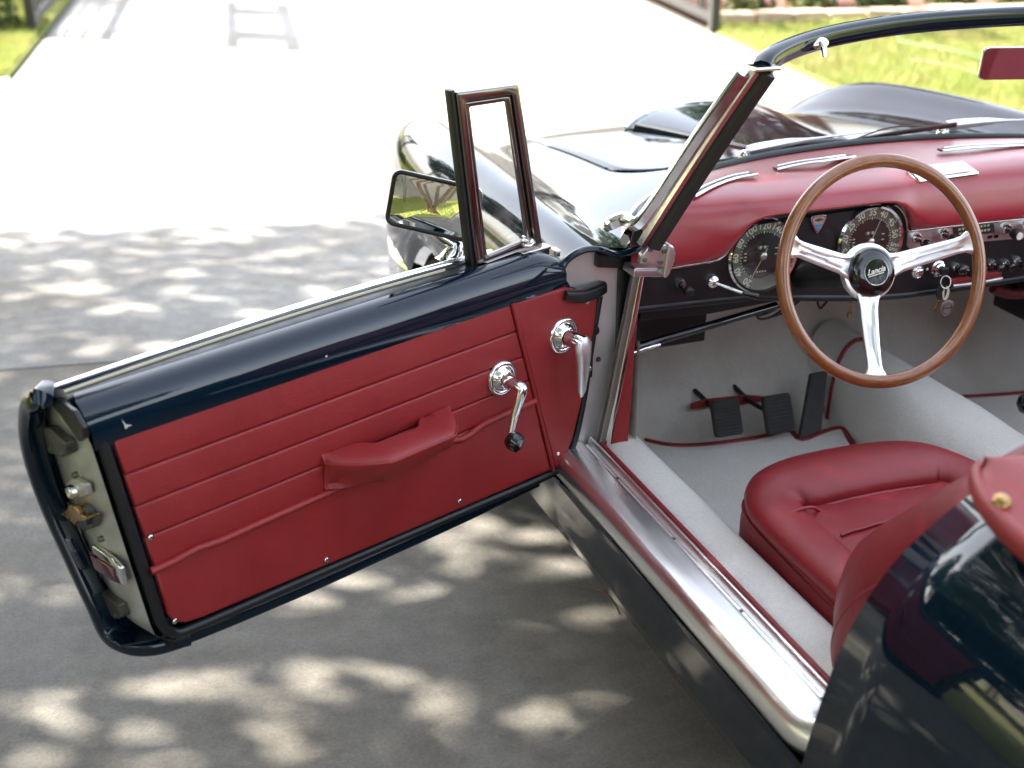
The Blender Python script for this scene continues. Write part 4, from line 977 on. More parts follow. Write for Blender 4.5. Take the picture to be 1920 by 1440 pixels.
# pedal cut-out piping, pedals
tp = cr([tuple(on_y(x, y, .335)) for x, y in [(1297, 766), (1320, 758), (1345, 748), (1400, 745), (1437, 743), (1425, 752), (1390, 762), (1330, 768)]], 4)
sl_ = prism('pedal_slot_trim', [on_y(x, y, .338) for x, y in [(1297, 757), (1325, 749), (1400, 741), (1437, 744), (1436, 752), (1400, 757), (1330, 764), (1297, 769)]], (0, .006, 0), M['piping'], car, .002)
def pedal(px0, py0, px1, py1, y, slot):
    c = on_y((px0+px1)/2, (py0+py1)/2, y); a = on_y(px0, (py0+py1)/2, y); b = on_y((px0+px1)/2, py0, y)
    hw = abs(c.x-a.x); hh = abs(b.z-c.z); nn = V((0, -.90, .43)).normalized(); uu = V((0, .43, .90)).normalized()
    pts = rrect(hw, hh/.93, .008, 3)
    p = prism('foot_pedal', [c+V((1, 0, 0))*q[0]+uu*q[1] for q in pts], -nn*.018, M['pedal'], car, .004)
    for k in range(9):
        zz = (k-4)*hh*.21
        box('tread_rib', c+uu*zz+nn*.001, (V((1, 0, 0)), nn, uu), (hw*.88, .0022, hh*.055), M['pedal'], p, .001, 1)
    s0 = c-nn*.018
    tube('pedal_arm', cr([tuple(s0), tuple(s0.lerp(slot, .5)-UP*.004), tuple(slot), tuple(slot+V((-.005, .06, .01)))], 4), .006, M['black'], p, 8)
pedal(1340, 754, 1391, 812, .215, on_y(1328, 757, .33)); pedal(1437, 745, 1488, 806, .215, on_y(1402, 749, .33))
ap = [on_y(1521, 700, .27), on_y(1553, 694, .27), on_y(1541, 806, .185), on_y(1500, 822, .185)]
prism('accelerator_pedal', ap, V((0, .012, -.006)), M['pedal'], car, .003)
# under-dash: black valance, fuse box, column brace, cables
prism('dash_valance', [on_y(x, y, .055) for x, y in [(1200, 520), (1300, 530), (1420, 540), (1470, 556), (1455, 566), (1330, 590), (1200, 602)]], (0, .02, 0), M['black'], car, .004)
fbq = [on_y(x, y, .16) for x, y in [(1195, 600), (1327, 583), (1322, 640), (1210, 657)]]
prism('fuse_box', fbq, (0, .10, 0), M['black'], car, .004)
a_, b_ = on_y(1190, 652, .04), on_y(1455, 573, .10)
tube('column_brace', [a_, a_.lerp(b_, .5), b_], .0085, M['gloss_black'], car, 12)
tube('hood_release', [on_y(1185, 663, .03), on_y(1215, 652, .03), on_y(1236, 646, .04)], .0045, M['chrome'], car, 10)
cab = random.Random(3)
for q in ([(1415, 585), (1425, 598), (1450, 592), (1478, 572), (1496, 560)], [(1440, 596), (1470, 586), (1496, 566), (1510, 556)], [(1536, 555), (1533, 566), (1538, 578), (1548, 568), (1560, 552)], [(1390, 588), (1430, 590), (1478, 566), (1500, 552)]):
    tube('cable', cr([tuple(on_y(x, y, .10)) for x, y in q], 5), .0026, M['black'], car, 8)
tube('choke_cable', [on_y(1597, 548, .10), on_y(1595, 570, .10), on_y(1593, 585, .10)], .0032, M['brass'], car, 8)
lathe('choke_cable_end', on_y(1593, 586, .10), (0, 0, -1), [(.005, 0), (.0055, .006), (.004, .012), (.001, .013)], M['brass'], car, 10)
box('heater_unit', on_y(1945, 555, .16), AX, (.075, .06, .035), M['black'], car, .006)
tube('heater_hose', cr([tuple(on_y(x, y, .10)) for x, y in [(1862, 540), (1880, 548), (1905, 552), (1930, 546)]], 4), .012, M['leather_dark'], car, 10)
# column shroud
sweepc = [V((-.30, -.215, .815)), V((-.295, -.1, .79)), V((-.285, .06, .745)), V((-.27, .3, .60))]

# ------------------------------------------------------------------ floor mats (loose)
def floor_mat(name, label, px, z, closed_extra):
    pts = [on_z(x, y, z) for x, y in px]+[V(e) for e in closed_extra]
    o = prism(name, [p-UP*.004 for p in pts], UP*.008, M['carpet'], None, .002)
    tag(o, label, 'floor mat', 'floor mats')
    n = len(px)
    edge = cr([tuple(p+UP*.002) for p in pts], 4, True)
    sweep('mat_piping', edge, circ(.0078, 8), M['piping'], o, up=(0, 0, 1), closed=True)
    return o
floor_mat('floor_mat', 'pale grey floor mat with red piping and notched front edge in driver footwell', [(1170, 822), (1200, 826), (1260, 838), (1330, 836), (1420, 824), (1478, 811), (1502, 828), (1545, 812), (1578, 806), (1592, 826), (1616, 866), (1648, 925)], FZ+.006, [(-.20, -.70, FZ+.006), (-.60, -.70, FZ+.006), (-.61, -.1, FZ+.006)])
floor_mat('floor_mat', 'pale grey floor mat with red piping in passenger footwell', [(1758, 745), (1800, 747), (1860, 744), (1930, 738)], FZ+.006, [(.60, .24, FZ+.006), (.60, -.6, FZ+.006), (.25, -.6, FZ+.006)])

# ------------------------------------------------------------------ seats
def blob(name, fn, nu, nv, m_, parent, sub=1):
    o = grid(name, [[fn(i/(nu-1), j/nv) for j in range(nv)] for i in range(nu)], m_, parent, cv_=True, caps=True)
    if sub: subd(o, sub)
    return o
def make_seat(dx, mirror=1):
    X0, X1 = -.645, -.150; YF, YB = -.285, -.86
    seat = prism('seat', [(dx+mirror*x, y, .285) for x, y in [(-.60, -.34), (-.20, -.34), (-.18, -.9), (-.62, -.9)]], (0, 0, .07), M['black'], car, .01)
    fx = lambda x: dx+mirror*x
    # cushion body: rounded-rectangle slab with plump edge
    def body(u, v):
        a = 2*math.pi*v; ca, sa = math.cos(a), math.sin(a); p = 5.5
        ex = math.copysign(abs(ca)**(2/p), ca); ey = math.copysign(abs(sa)**(2/p), sa)
        lay = [(.30, .90), (.31, .97), (.36, 1.0), (.42, 1.0), (.447, .985), (.456, .95), (.458, .80), (.455, .3)]
        k = u*(len(lay)-1); i = min(len(lay)-2, int(k)); t = k-i; z = lay[i][0]*(1-t)+lay[i+1][0]*t; s = lay[i][1]*(1-t)+lay[i+1][1]*t
        return V((fx((X0+X1)/2+(X1-X0)/2*ex*s), (YF+YB)/2+(YF-YB)/2*ey*s, z+.012*ey*max(0, s-.2)))
    blob('cushion_body', body, 22, 56, M['seat_leather'], seat, 1)
    # welt round the top edge
    wl_ = []
    for k in range(64):
        a = 2*math.pi*k/64; p = 5.5; ca, sa = math.cos(a), math.sin(a)
        ex = math.copysign(abs(ca)**(2/p), ca); ey = math.copysign(abs(sa)**(2/p), sa); wl_.append(V((fx((X0+X1)/2+(X1-X0)/2*ex*.99), (YF+YB)/2+(YF-YB)/2*ey*.99, .440+.012*ey)))
    sweep('cushion_welt', wl_, circ(.0030, 6), M['seat_leather'], seat, closed=True)
    # plump bolster running round front and sides (horseshoe)
    path = cr([(-.594, -.80, .462), (-.598, -.62, .463), (-.600, -.47, .466), (-.590, -.385, .470), (-.535, -.346, .475), (-.40, -.338, .479), (-.265, -.346, .475), (-.21, -.385, .470), (-.200, -.47, .466), (-.205, -.62, .463), (-.21, -.80, .462)], 6)
    rows = []; n = len(path)
    ff = frames([V(p) for p in path], (0, 0, 1))
    for i, p in enumerate(path):
        t = i/(n-1); front = math.exp(-((t-.5)/.15)**4); w_ = .050+.026*front; h_ = .027+.012*front
        rows.append([V((fx(q.x), q.y, q.z)) for q in [p+ff[i][1]*(w_*math.cos(a))+UP*(h_*math.sin(a)) for a in [2*math.pi*k/18 for k in range(18)]]])
    o = grid('cushion_bolster', rows, M['seat_leather'], seat, cv_=True, caps=True)
    inner = [p+ff[i][1]*(-1)*0 for i, p in enumerate(path)]
    sgn = 1
    ip = []
    cx = V((-.395, -.70, .47))
    for i, p in enumerate(path):
        t = i/(n-1); front = math.exp(-((t-.5)/.15)**4); w_ = .052+.026*front
        c1, c2 = p+ff[i][1]*w_, p-ff[i][1]*w_; q = c1 if (c1-cx).length < (c2-cx).length else c2
        ip.append(V((fx(q.x), q.y, q.z-.004)))
    tube('bolster_welt', ip, .0036, M['seat_leather'], seat, 6)
    tube('bolster_cross_welt', cr([(fx(-.642), -.455, .457), (fx(-.62), -.452, .483), (fx(-.585), -.448, .4925), (fx(-.55), -.44, .488), (fx(-.528), -.437, .474)], 5), .0034, M['seat_leather'], seat, 6)
    # pleated centre panel
    rows = []
    for i in range(15):
        u = i/14; y = -.402-.44*u; r_ = []
        for j in range(17):
            v = 2*j/16-1; dome = (1-v**4)*(1-(2*u-1)**6)
            cr_ = -.004*math.exp(-((u-.22)/.035)**2)*(1-abs(v)) - .003*math.exp(-((abs(v)-.5-.3*u)/.05)**2)
            r_.append(V((fx(-.400+.172*v*(1-.04*(1-u))), y, .471+.015*dome+cr_)))
        rows.append(r_)
    grid('cushion_centre', rows, M['seat_leather'], seat)
    tube('centre_welt', [p+V((0, 0, .003)) for p in rows[4][1:-1]], .0032, M['seat_leather'], seat, 6)
    # backrest: reclined shell, rounded shoulders
    def bk(w_, t): pass
    BL = [(-.655, -.725, .430), (-.672, -.716, .50), (-.680, -.723, .56), (-.678, -.755, .628), (-.668, -.822, .705), (-.650, -.900, .79), (-.628, -.955, .85), (-.590, -.985, .89), (-.53, -1.0, .907), (-.40, -1.005, .914)]
    bl = cr(BL, 4); mid = -.40
    rows = []
    for p in bl:
        back = V((0, -.115, -.035)); r_ = []
        half = [(p+back*.0+V((.012, .0, 0)), 0), (p+back*.04+V((.000, 0, -.001)), 0), (p+back*.14+V((-.013, 0, -.006)), 0), (p+back*.32+V((-.030, 0, -.018)), 0), (p+back*.5+V((-.042, 0, -.032)), 0), (p+back*.56+V((-.043, 0, -.038)), 0), (p+back*.60+V((-.050, 0, -.041)), 0), (p+back*.85+V((-.060, 0, -.06)), 0), (p+back*.97+V((-.045, 0, -.06)), 0), (p+back*1.0+V((.010, 0, -.02)), 0)]
        r_ = [q for q, _ in half]
        rows.append([V((fx(q.x), q.y, q.z)) for q in r_])
    side = grid('backrest_side', rows, M['seat_leather'], seat)
    rows2 = [[V((fx(2*mid-((q.x-dx)*mirror)), q.y, q.z)) for q in r_] for r_ in rows]
    grid('backrest_side', rows2, M['seat_leather'], seat)
    # front and back faces between the sides
    rows3 = []
    for p in bl:
        x0 = p.x+.012; x1 = 2*mid-p.x-.012; r_ = []
        for k in range(13):
            s = k/12; bl_ = math.sin(math.pi*s)**.5; r_.append(V((fx(x0+(x1-x0)*s), p.y-.02*bl_+.012*math.sin(math.pi*s*3)**2, p.z+.006*bl_)))
        rows3.append(r_)
    grid('backrest_front', rows3, M['seat_leather'], seat)
    rows4 = [[V((fx(p.x+.010+(2*mid-2*p.x-.02)*k/8), p.y-.115-.01*math.sin(math.pi*k/8), p.z-.035)) for k in range(9)] for p in bl]
    grid('backrest_rear', rows4, M['seat_leather'], seat)
    top = [V((fx(x), -1.055, .895)) for x in (-.60, -.5, -.4, -.3, -.2)]
    # welts on the shell side
    tube('backrest_side_welt', [V((fx(p.x-.045), p.y-.115*.58, p.z-.035*.58-.040)) for p in bl[1:-8]], .0048, M['seat_leather'], seat, 8)
    if mirror == 1 and dx == 0:
        q = on_x(1603, 1171, -.716); lathe('backrest_bolt', q, (-1, -.2, .1), [(.0055, -.004), (.0055, .002), (.004, .004), (.001, .0045)], M['brass'], seat, 14)
    return seat
make_seat(0)
make_seat(.80)
# rear bulkhead and deck of the cockpit
prism('rear_bulkhead', [(-.66, -1.16, .25), (.66, -1.16, .25), (.62, -1.24, .86), (-.62, -1.24, .86)], (0, -.02, 0), M['leather'], car, .004)
rows = [[V((x, -1.26-.9*t, .868+.03*math.sin(t*2.4)-.03*(x/.7)**2)) for x in [-.70+1.4*k/12 for k in range(13)]] for t in [j/8 for j in range(9)]]
grid('rear_deck', rows, M['paint'], car)
# gear lever
g0 = on_x(1925, 757, .03)
tube('gear_lever', [V((.05, g0.y-.09, .42)), V((.04, g0.y-.045, (g0.z+.42)/2)), V((.03, g0.y, g0.z-.01))], .006, M['black'], car, 10)
lathe('gear_knob', g0, (0, 0, 1), [(.006, -.022), (.016, -.014), (.020, 0), (.017, .012), (.009, .019), (.001, .021)], M['gloss_black'], car, 24)

# ------------------------------------------------------------------ steering wheel
WC = V((-.323, -.255, .832)); wn = V((math.sin(-.067)*math.cos(.329), -math.cos(-.067)*math.cos(.329), math.sin(.329)))
wa = wn.cross(UP).normalized()*-1; wb = wa.cross(wn)*-1
wa = UP.cross(wn).normalized(); wb = wn.cross(wa).normalized()          # wa = right, wb = up in the wheel plane
def WP(a, b, c=0): return WC+wa*a+wb*b+wn*c
RC = .1985
rim = grid('steering_wheel', [[WP((RC+.0125*math.cos(q))*math.cos(p), (RC+.0125*math.cos(q))*math.sin(p), .0122*math.sin(q)) for q in [2*math.pi*j/18 for j in range(18)]] for p in [2*math.pi*i/96 for i in range(96)]], M['wood'], car, cu_=True, cv_=True)
def wdir(px, py):
    q = on_plane(px, py, WC, wn)-WC; return math.atan2(q.dot(wb), q.dot(wa))
for px, py in ((1470, 458), (1832, 450), (1641, 722)):
    a = wdir(px, py); e = V((math.cos(a), math.sin(a))); t = V((-e.y, e.x))
    rows = []
    for k in range(13):
        u = k/12; r0 = .040+.147*u; wd = .0190-.0055*u+(.009*max(0, (u-.86)/.14)**2)+(.006*max(0, (.12-u)/.12)); c = -.046+.046*u**1.3
        gr = .0072*math.sin(math.pi*min(1, max(0, (u-.06)/.86)))**.35 if .06 < u < .92 else 0
        pr = [(-1, -.003), (-1, .0022), (-.86, .0040), (-.58, .0040), (-.46, .0040-gr), (.0, .0044-gr*.5), (.46, .0040-gr), (.58, .0040), (.86, .0040), (1, .0022), (1, -.003)]
        rows.append([WP(e.x*r0+t.x*wd*s, e.y*r0+t.y*wd*s, c+h) for s, h in pr])
    sp_ = grid('wheel_spoke', rows, M['spoke'], rim, cv_=True, caps=True)
HC = WP(0, 0, -.050)
lathe('wheel_hub_ring', HC, tuple(wn), [(.052, -.012), (.054, -.002), (.052, .004), (.045, .006)], M['alu'], rim, 40)
lathe('horn_button', HC, tuple(wn), [(.0455, -.004), (.0465, .004), (.0455, .014), (.041, .021), (.032, .025), (.0255, .0262), (.0245, .0250), (.010, .0252), (.001, .0252)], M['gloss_black'], rim, 48)
lathe('horn_emblem_ring', HC, tuple(wn), [(.0252, .0250), (.0250, .0275), (.0232, .0275), (.0228, .0252)], M['chrome'], rim, 48, cap=False)
text('horn_emblem_script', 'Lancia', HC+wn*.0262+wb*.002, wa*.985+wb*.17, wb, .0150, M['numeral'], rim, .0006, shear=.35)
ux = (wa*.985+wb*.17).normalized()
sweep('horn_emblem_underline', [HC+wn*.0262-ux*.0165-wb*.0055, HC+wn*.0262+ux*.0155-wb*.0050], rrect(.0008, .0005, .0003, 1), M['numeral'], rim, up=tuple(wb))
tube('steering_column', [WP(0, 0, -.055), WP(0, 0, -.10), WP(0, 0, -.20)+V((0, 0, .0)), WP(0, 0, -.34)], .021, M['black'], rim, 20, scale=[1, 1.2, 1.45, 1.45])

# ------------------------------------------------------------------ dashboard
DY = .03
def dp(px, py, y=DY): return on_y(px, py, y)
# contour of the instrument panel top (X, Z)
TOPC = [(-.67, .778), (-.62, .782), (-.585, .7845), (-.53, .7865), (-.505, .789), (-.490, .798), (-.478, .815), (-.464, .838), (-.445, .857), (-.42, .867), (-.39, .8695), (-.30, .8695), (-.20, .8705), (-.155, .8715), (-.125, .868), (-.098, .855), (-.080, .835), (-.071, .812), (-.068, .8025), (-.058, .8005), (.05, .8000), (.25, .797), (.45, .790), (.67, .778)]
def top_z(x):
    for a, b in zip(TOPC, TOPC[1:]):
        if a[0] <= x <= b[0]: return a[1]+(b[1]-a[1])*(x-a[0])/(b[0]-a[0])
    return TOPC[0][1] if x < 0 else TOPC[-1][1]
BOT = [(.67, .665), (.2, .657), (0, .655), (-.12, .660), (-.25, .675), (-.38, .692), (-.43, .697), (-.67, .703)]
dash = prism('dashboard', [V((x, DY, z)) for x, z in TOPC+BOT], (0, .022, 0), M['black'], car, 0)
# rolled lower lip
sweep('panel_lower_lip', cr([tuple(V((x, DY+.006, z))) for x, z in BOT], 5), circ(.009, 8), M['black'], dash, up=(0, -1, 0))
# padded top roll
def wb_y(x):
    for a, b in zip(WB, WB[1:]):
        if a.x <= x <= b.x: t = (x-a.x)/max(1e-6, b.x-a.x); return a.y+(b.y-a.y)*t, a.z+(b.z-a.z)*t
    return -.02, .872
rows = []
xs = [-.700, -.690]+[-.68+1.36*k/110 for k in range(111)]+[.69, .70]
def smooth_top(x, w_=.03):
    return sum(top_z(x+w_*(k-3)/3) for k in range(7))/7
for x in xs:
    yb, zb = wb_y(max(-.704, min(.704, x))); L_ = top_z(x); L2 = smooth_top(x, .05); L3 = max(L_, smooth_top(x, .10)); L2 = max(L_, L2)
    edge = max(0, (abs(x)-.60)/.10); zc = .914-.022*edge**1.5; yb -= .006
    cr_y = min(.115, yb*.6+.0); fy = .004+.030*(1-min(1, (.88-L2)/.09))*0
    front = .004-.006*((L3-.79)/.08)
    pts = [V((x, yb, zb+.004)), V((x, yb*.72+cr_y*.28, (zb+zc)/2+.006)), V((x, cr_y, zc+.004)), V((x, cr_y*.5+front*.5+.006, zc+.001)), V((x, front+.018, zc-.010-(.88-L3)*.06)), V((x, front+.004, L3*.45+zc*.55-.008)), V((x, front, L2*.75+zc*.25-.004)), V((x, front+.003, L2*.92+zc*.08)), V((x, front+.013, L_+.0045)), V((x, DY+.004, L_+.003))]
    rows.append(cr(pts, 3))
padd = grid('dash_pad', rows, M['dash_leather'], dash)
trim_path = cr([tuple(V((x, DY-.004, z-.0005))) for x, z in TOPC], 4)
sweep('panel_trim', trim_path, rrect(.0024, .0042, .0014, 2), M['chrome_dull'], dash, up=(0, 0, 1))
# bright strip right of the gauges
strp = [(-.066, .7995), (.10, .7995), (.30, .7945), (.60, .783), (.60, .738), (.30, .750), (.10, .757), (-.02, .7585), (-.055, .760), (-.064, .768)]
prism('dash_strip', [V((x, DY-.0005, z)) for x, z in strp], (0, -.003, 0), M['alu_brushed'], dash, .001)
# gauges
def gauge(c, r_, labels, step, a0, needle):
    lathe('gauge_bezel', c, (0, -1, 0), [(r_+.0045, .0), (r_+.0045, .006), (r_+.001, .0105), (r_-.0035, .0085), (r_-.005, .002)], M['chrome'], dash, 64, cap=False)
    lathe('gauge_ring', c, (0, -1, 0), [(r_-.003, .0006), (r_-.004, .0016), (r_*.66, .0016), (r_*.655, .0006)], M['dial_ring'], dash, 64, cap=False)
    lathe('gauge_dial', c, (0, -1, 0), [(r_*.66, .0002), (r_*.66, .0008), (.001, .0008)], M['dial_black'], dash, 48)
    for k, s in enumerate(labels):
        a = R(a0+step*k); d_ = V((math.sin(a), 0, math.cos(a))); t_ = V((math.cos(a), 0, -math.sin(a)))
        text('gauge_numeral', s, c+d_*r_*.81+V((0, -.0018, 0)), t_, d_, r_*.26, M['numeral'], dash, .0002)
    tk = []
    n = (len(labels)-1)*4
    for k in range(n+1):
        a = R(a0+step*k/4); d_ = V((math.sin(a), 0, math.cos(a))); t_ = V((math.cos(a), 0, -math.sin(a))); big = k % 4 == 0
        tk.append(box('gauge_ticks', c+d_*r_*(.645 if big else .655)+V((0, -.0019, 0)), (t_, V((0, -1, 0)), d_), (.0009 if big else .0005, .0002, .0030 if big else .0016), M['numeral'], dash, 0))
    merge('gauge_ticks', tk)
    a = R(needle); d_ = V((math.sin(a), 0, math.cos(a))); t_ = V((math.cos(a), 0, -math.sin(a)))
    prism('gauge_needle', [c+V((0, -.006, 0))+q for q in (d_*r_*.68-t_*.0006, d_*r_*.68+t_*.0006, -d_*r_*.22+t_*.0014, -d_*r_*.22-t_*.0014)], (0, -.0006, 0), M['cream'], dash)
    lathe('needle_cap', c, (0, -1, 0), [(.0075, .002), (.0078, .0075), (.006, .0095), (.001, .010)], M['alu_brushed'], dash, 24)
    # odometer windows and small dial legends
    for k in range(5):
        box('dial_window', c+V(((k-2)*.0052, -.0012, r_*.22)), AX, (.0021, .0004, .0032), M['numeral'] if k % 2 else M['dial_ring'], dash, 0)
    for k in range(3): box('dial_mark', c+V((-r_*.52, -.0012, (k-1)*.007)), AX, (.0028, .0003, .0011), M['numeral'], dash, 0)
    for k in range(4): box('dial_mark', c+V(((k-1.5)*.006, -.0012, -r_*.46)), AX, (.0016, .0003, .0012), M['numeral'], dash, 0)
    for k in range(2): box('dial_mark', c+V((r_*.42, -.0012, (k-.5)*.012+.006)), AX, (.0032, .0003, .0011), M['numeral'], dash, 0)
    lathe('gauge_glass', c, (0, -1, 0), [(r_-.003, .0078), (r_*.6, .0088), (.001, .0092)], M['glass'], dash, 40)
gauge(V((-.404, DY-.001, .7850)), .0735, ['20', '40', '60', '80', '100', '120', '140', '160', '180', '200'], 30, -150, -152)
gauge(V((-.156, DY-.001, .7880)), .0735, ['10', '15', '20', '25', '30', '35', '40', '45', '50', '55', '60'], 27, -135, 22)
# enamel badge between the gauges
bc = dp(1533, 419, DY-.003)
def shield(s): return cr([tuple(bc+V((a*s, 0, b*s))) for a, b in [(-.0165, .010), (-.0155, .0145), (-.010, .0165), (.010, .0165), (.0155, .0145), (.0165, .010), (.012, -.002), (.004, -.0155), (0, -.018), (-.004, -.0155), (-.012, -.002)]], 3, True)
prism('dash_badge', shield(1.08), (0, -.003, 0), M['chrome_dull'], dash, .001)
prism('dash_badge_field', [p+V((0, -.0032, 0)) for p in shield(.84)], (0, -.0006, 0), M['alu_brushed'], dash)
prism('dash_badge_blue', [bc+V((a, -.0040, b)) for a, b in [(-.0085, -.001), (.0085, -.001), (.0015, -.0125), (-.0015, -.0125)]], (0, -.0006, 0), M['teal'], dash)
prism('dash_badge_green', [bc+V((a, -.0040, b)) for a, b in [(-.011, .008), (0, .0125), (.011, .008), (0, .005)]], (0, -.0006, 0), M['green_enamel'], dash)
# knobs
def knob(px, py, y=DY, r_=.011, ln=.03, m_=M['gloss_black'], collar=True, dirn=(0, -1, -.08), cap=None):
    c = dp(px, py, y)
    if collar: lathe('knob_collar', c, (0, -1, 0), [(r_*1.0, -.001), (r_*1.0, .005), (r_*.75, .009), (.001, .009)], M['chrome'], dash, 24)
    lathe('dash_knob', c, dirn, [(r_*.35, .004), (r_*.35, ln*.45), (r_*.8, ln*.5), (r_, ln*.65), (r_, ln*.88), (r_*.75, ln*.98), (.001, ln)], m_, dash, 24)
    if cap: lathe('knob_cap', c+V(dirn).normalized()*ln, dirn, [(r_*.72, -.002), (r_*.70, .0012), (.001, .0014)], cap, dash, 20)
knob(1275, 531, r_=.0105, ln=.040, m_=M['rubber'], dirn=(.12, -1, -.25))
knob(1717, 446, DY-.003, .0115, .052, M['gloss_black'], dirn=(.05, -1, -.12))
knob(1768, 438, DY-.003, .0115, .050, M['black'], dirn=(.03, -1, -.10), cap=M['chrome_dull'])
knob(1885, 428, DY-.003, .0115, .045, M['black'], dirn=(.03, -1, -.10), cap=M['numeral'])
knob(1922, 422, DY-.003, .0115, .045, M['chrome'], dirn=(.03, -1, -.10))
c = dp(1334, 526, DY)
lathe('indicator_boss', c, (0, -1, 0), [(.0145, -.001), (.0145, .004), (.012, .008), (.0125, .011), (.009, .015), (.005, .018), (.001, .018)], M['chrome'], dash, 28)
e1 = dp(1392, 549, DY-.05); e2 = dp(1420, 556, DY-.055)
tube('indicator_stalk', [c+V((0, -.014, 0)), c.lerp(e1, .5)+V((0, -.008, 0)), e1], .0032, M['chrome'], dash, 10)
tube('indicator_grip', [e1, e1.lerp(e2, .5), e2], .0058, M['gloss_black'], dash, 12, scale=[.8, 1.1, 1.25])
lathe('horn_push', dp(1719, 509, DY), (0, -1, 0), [(.0150, -.001), (.0150, .004), (.012, .007), (.0105, .006), (.0095, .010), (.006, .012), (.001, .012)], M['chrome'], dash, 28)
lathe('ignition_lock', dp(1757, 503, DY), (0, -1, 0), [(.0175, -.001), (.0175, .004), (.014, .006), (.0135, .012), (.010, .014), (.0095, .018), (.001, .018)], M['chrome'], dash, 30)
lathe('warning_lamp', dp(1738, 505, DY), (0, -1, 0), [(.003, 0), (.003, .002), (.001, .003)], M['chrome'], dash, 10)
for k, (x, y) in enumerate([(1790, 500), (1808, 505), (1832, 500), (1858, 494), (1884, 494), (1905, 488), (1930, 490)]):
    knob(x, y, DY, .0095, .034 if k % 2 else .026, M['gloss_black'], dirn=(.10, -1, -.12))
# engraved plate on the strip
pc = [dp(x, y, DY-.0040) for x, y in [(1784, 424), (1863, 413), (1865, 436), (1788, 447)]]
prism('dash_plate', pc, (0, -.0015, 0), M['chrome_dull'], dash, .0008)
pin = [p.lerp(sum(pc, V((0, 0, 0)))/4, .10) for p in pc]
prism('dash_plate_field', [p+V((0, -.0016, 0)) for p in pin], (0, -.0005, 0), M['dial_black'], dash)
mk = []
for r_ in range(2):
    for k in range(9):
        u, v = (k+.5)/9*.86+.07, .30+.40*r_
        p = pin[0].lerp(pin[1], u).lerp(pin[3].lerp(pin[2], u), v)+V((0, -.0022, 0))
        mk.append(box('plate_engraving', p, AX, (.0030, .0002, .0022), M['cream'], dash, 0))
merge('plate_engraving', mk)
for x, y in ((1856, 444), (1868, 443)): box('strip_tag', dp(x, y, DY-.0045), AX, (.005, .0015, .004), M['gloss_black'], dash, .001)
# demister vents and the ashtray on the top of the pad
def pad_pt(px, py):
    p = None; d_ = ray(px, py)
    dg = None
    best = 1e9
    for r_ in rows:
        for q in r_:
            v = q-CAM; t_ = v.dot(d_)/d_.length_squared; e = (v-d_*t_).length
            if e < best: best = e; p = q
    return CAM+d_*((p-CAM).dot(d_)/d_.length_squared)
def vent(pxs):
    pts = [pad_pt(x, y)+V((0, -.001, .004)) for x, y in pxs]; pth = cr(pts, 5)
    sweep('demister_slot', [p+V((0, .006, 0)) for p in pth], rrect(.002, .009, .0015, 2), M['black'], dash, up=(0, 0, 1))
    sweep('demister_trim', [p+V((0, -.004, .001)) for p in pth], rrect(.0024, .0034, .0018, 2), M['chrome'], dash, up=(0, 0, 1))
    sweep('demister_trim', [p+V((0, .014, .001)) for p in pth[1:-1]], rrect(.0025, .0025, .002, 2), M['chrome'], dash, up=(0, 0, 1))
vent([(1300, 372), (1335, 353), (1375, 338), (1418, 330)])
vent([(1455, 321), (1500, 311), (1550, 304), (1600, 297)])
vent([(1764, 286), (1820, 280), (1880, 277), (1935, 275)])
vent([(1965, 274), (2020, 274), (2080, 277), (2130, 282)])
q4 = [pad_pt(x, y) for x, y in [(1697, 319), (1803, 306), (1836, 329), (1722, 345)]]
nn = (q4[1]-q4[0]).cross(q4[3]-q4[0]).normalized(); nn = nn if nn.z > 0 else -nn
prism('dash_ashtray', [p-nn*.004 for p in q4], nn*.012, M['chrome'], dash, .005, 3)
ctr_ = sum(q4, V((0, 0, 0)))/4
prism('dash_ashtray_lid', [p.lerp(ctr_, .26)+nn*.0085 for p in q4], nn*.0012, M['alu_brushed'], dash, .001)
# under-dash tray right of the wheel
tr = [dp(1784, 524, .02), dp(1880, 508, .02), dp(1878, 520, .02), dp(1784, 535, .02)]
prism('parcel_tray_lip', tr, (0, .03, 0), M['leather'], dash, .003)
tube('parcel_tray_trim', [dp(1786, 536, .018), dp(1830, 531, .018), dp(1878, 522, .018)], .0042, M['alu_brushed'], dash, 8)

# ------------------------------------------------------------------ keys hanging in the ignition
kc = dp(1768, 510, .005)
keys = thing('key_ring', 'bunch of keys with round metal fob hanging from the ignition', 'keys', dp(1772, 590, .0))
def kp_(px, py, y=.004): return on_y(px, py, y)
box('ignition_key', kp_(1770, 508, .002), (V((1, 0, 0)), V((0, 1, 0)), UP), (.010, .004, .008), M['black'], keys, .003)
rc_ = kp_(1773, 529, -.002)
tube('split_ring', [rc_+V((.0125*math.cos(a), .004*math.sin(a), .0125*math.sin(a))) for a in [2*math.pi*k/28 for k in range(28)]], .0013, M['chrome_dull'], keys, 6, closed=True)
lathe('key_head', kp_(1765, 548, .002), (.25, -1, .1), [(.0155, -.002), (.0165, 0), (.0155, .002), (.001, .002)], M['black'], keys, 20)
lathe('key_head', kp_(1773, 550, .006), (.5, -1, .1), [(.0150, -.0012), (.0155, 0), (.0150, .0012), (.001, .0012)], M['cream'], keys, 20)
box('key_blade', kp_(1757, 572, .004), (V((.45, 0, .9)), V((0, 1, 0)), V((.9, 0, -.45))), (.015, .0011, .0035), M['brass'], keys, .0006, 1)
fc = kp_(1775, 577, -.002)
fo = cr([tuple(fc+V((a, 0, b))) for a, b in [(-.0155, .010), (-.008, .0145), (0, .017), (.008, .0145), (.0155, .010), (.0145, -.004), (.008, -.0145), (0, -.0195), (-.008, -.0145), (-.0145, -.004)]], 3, True)
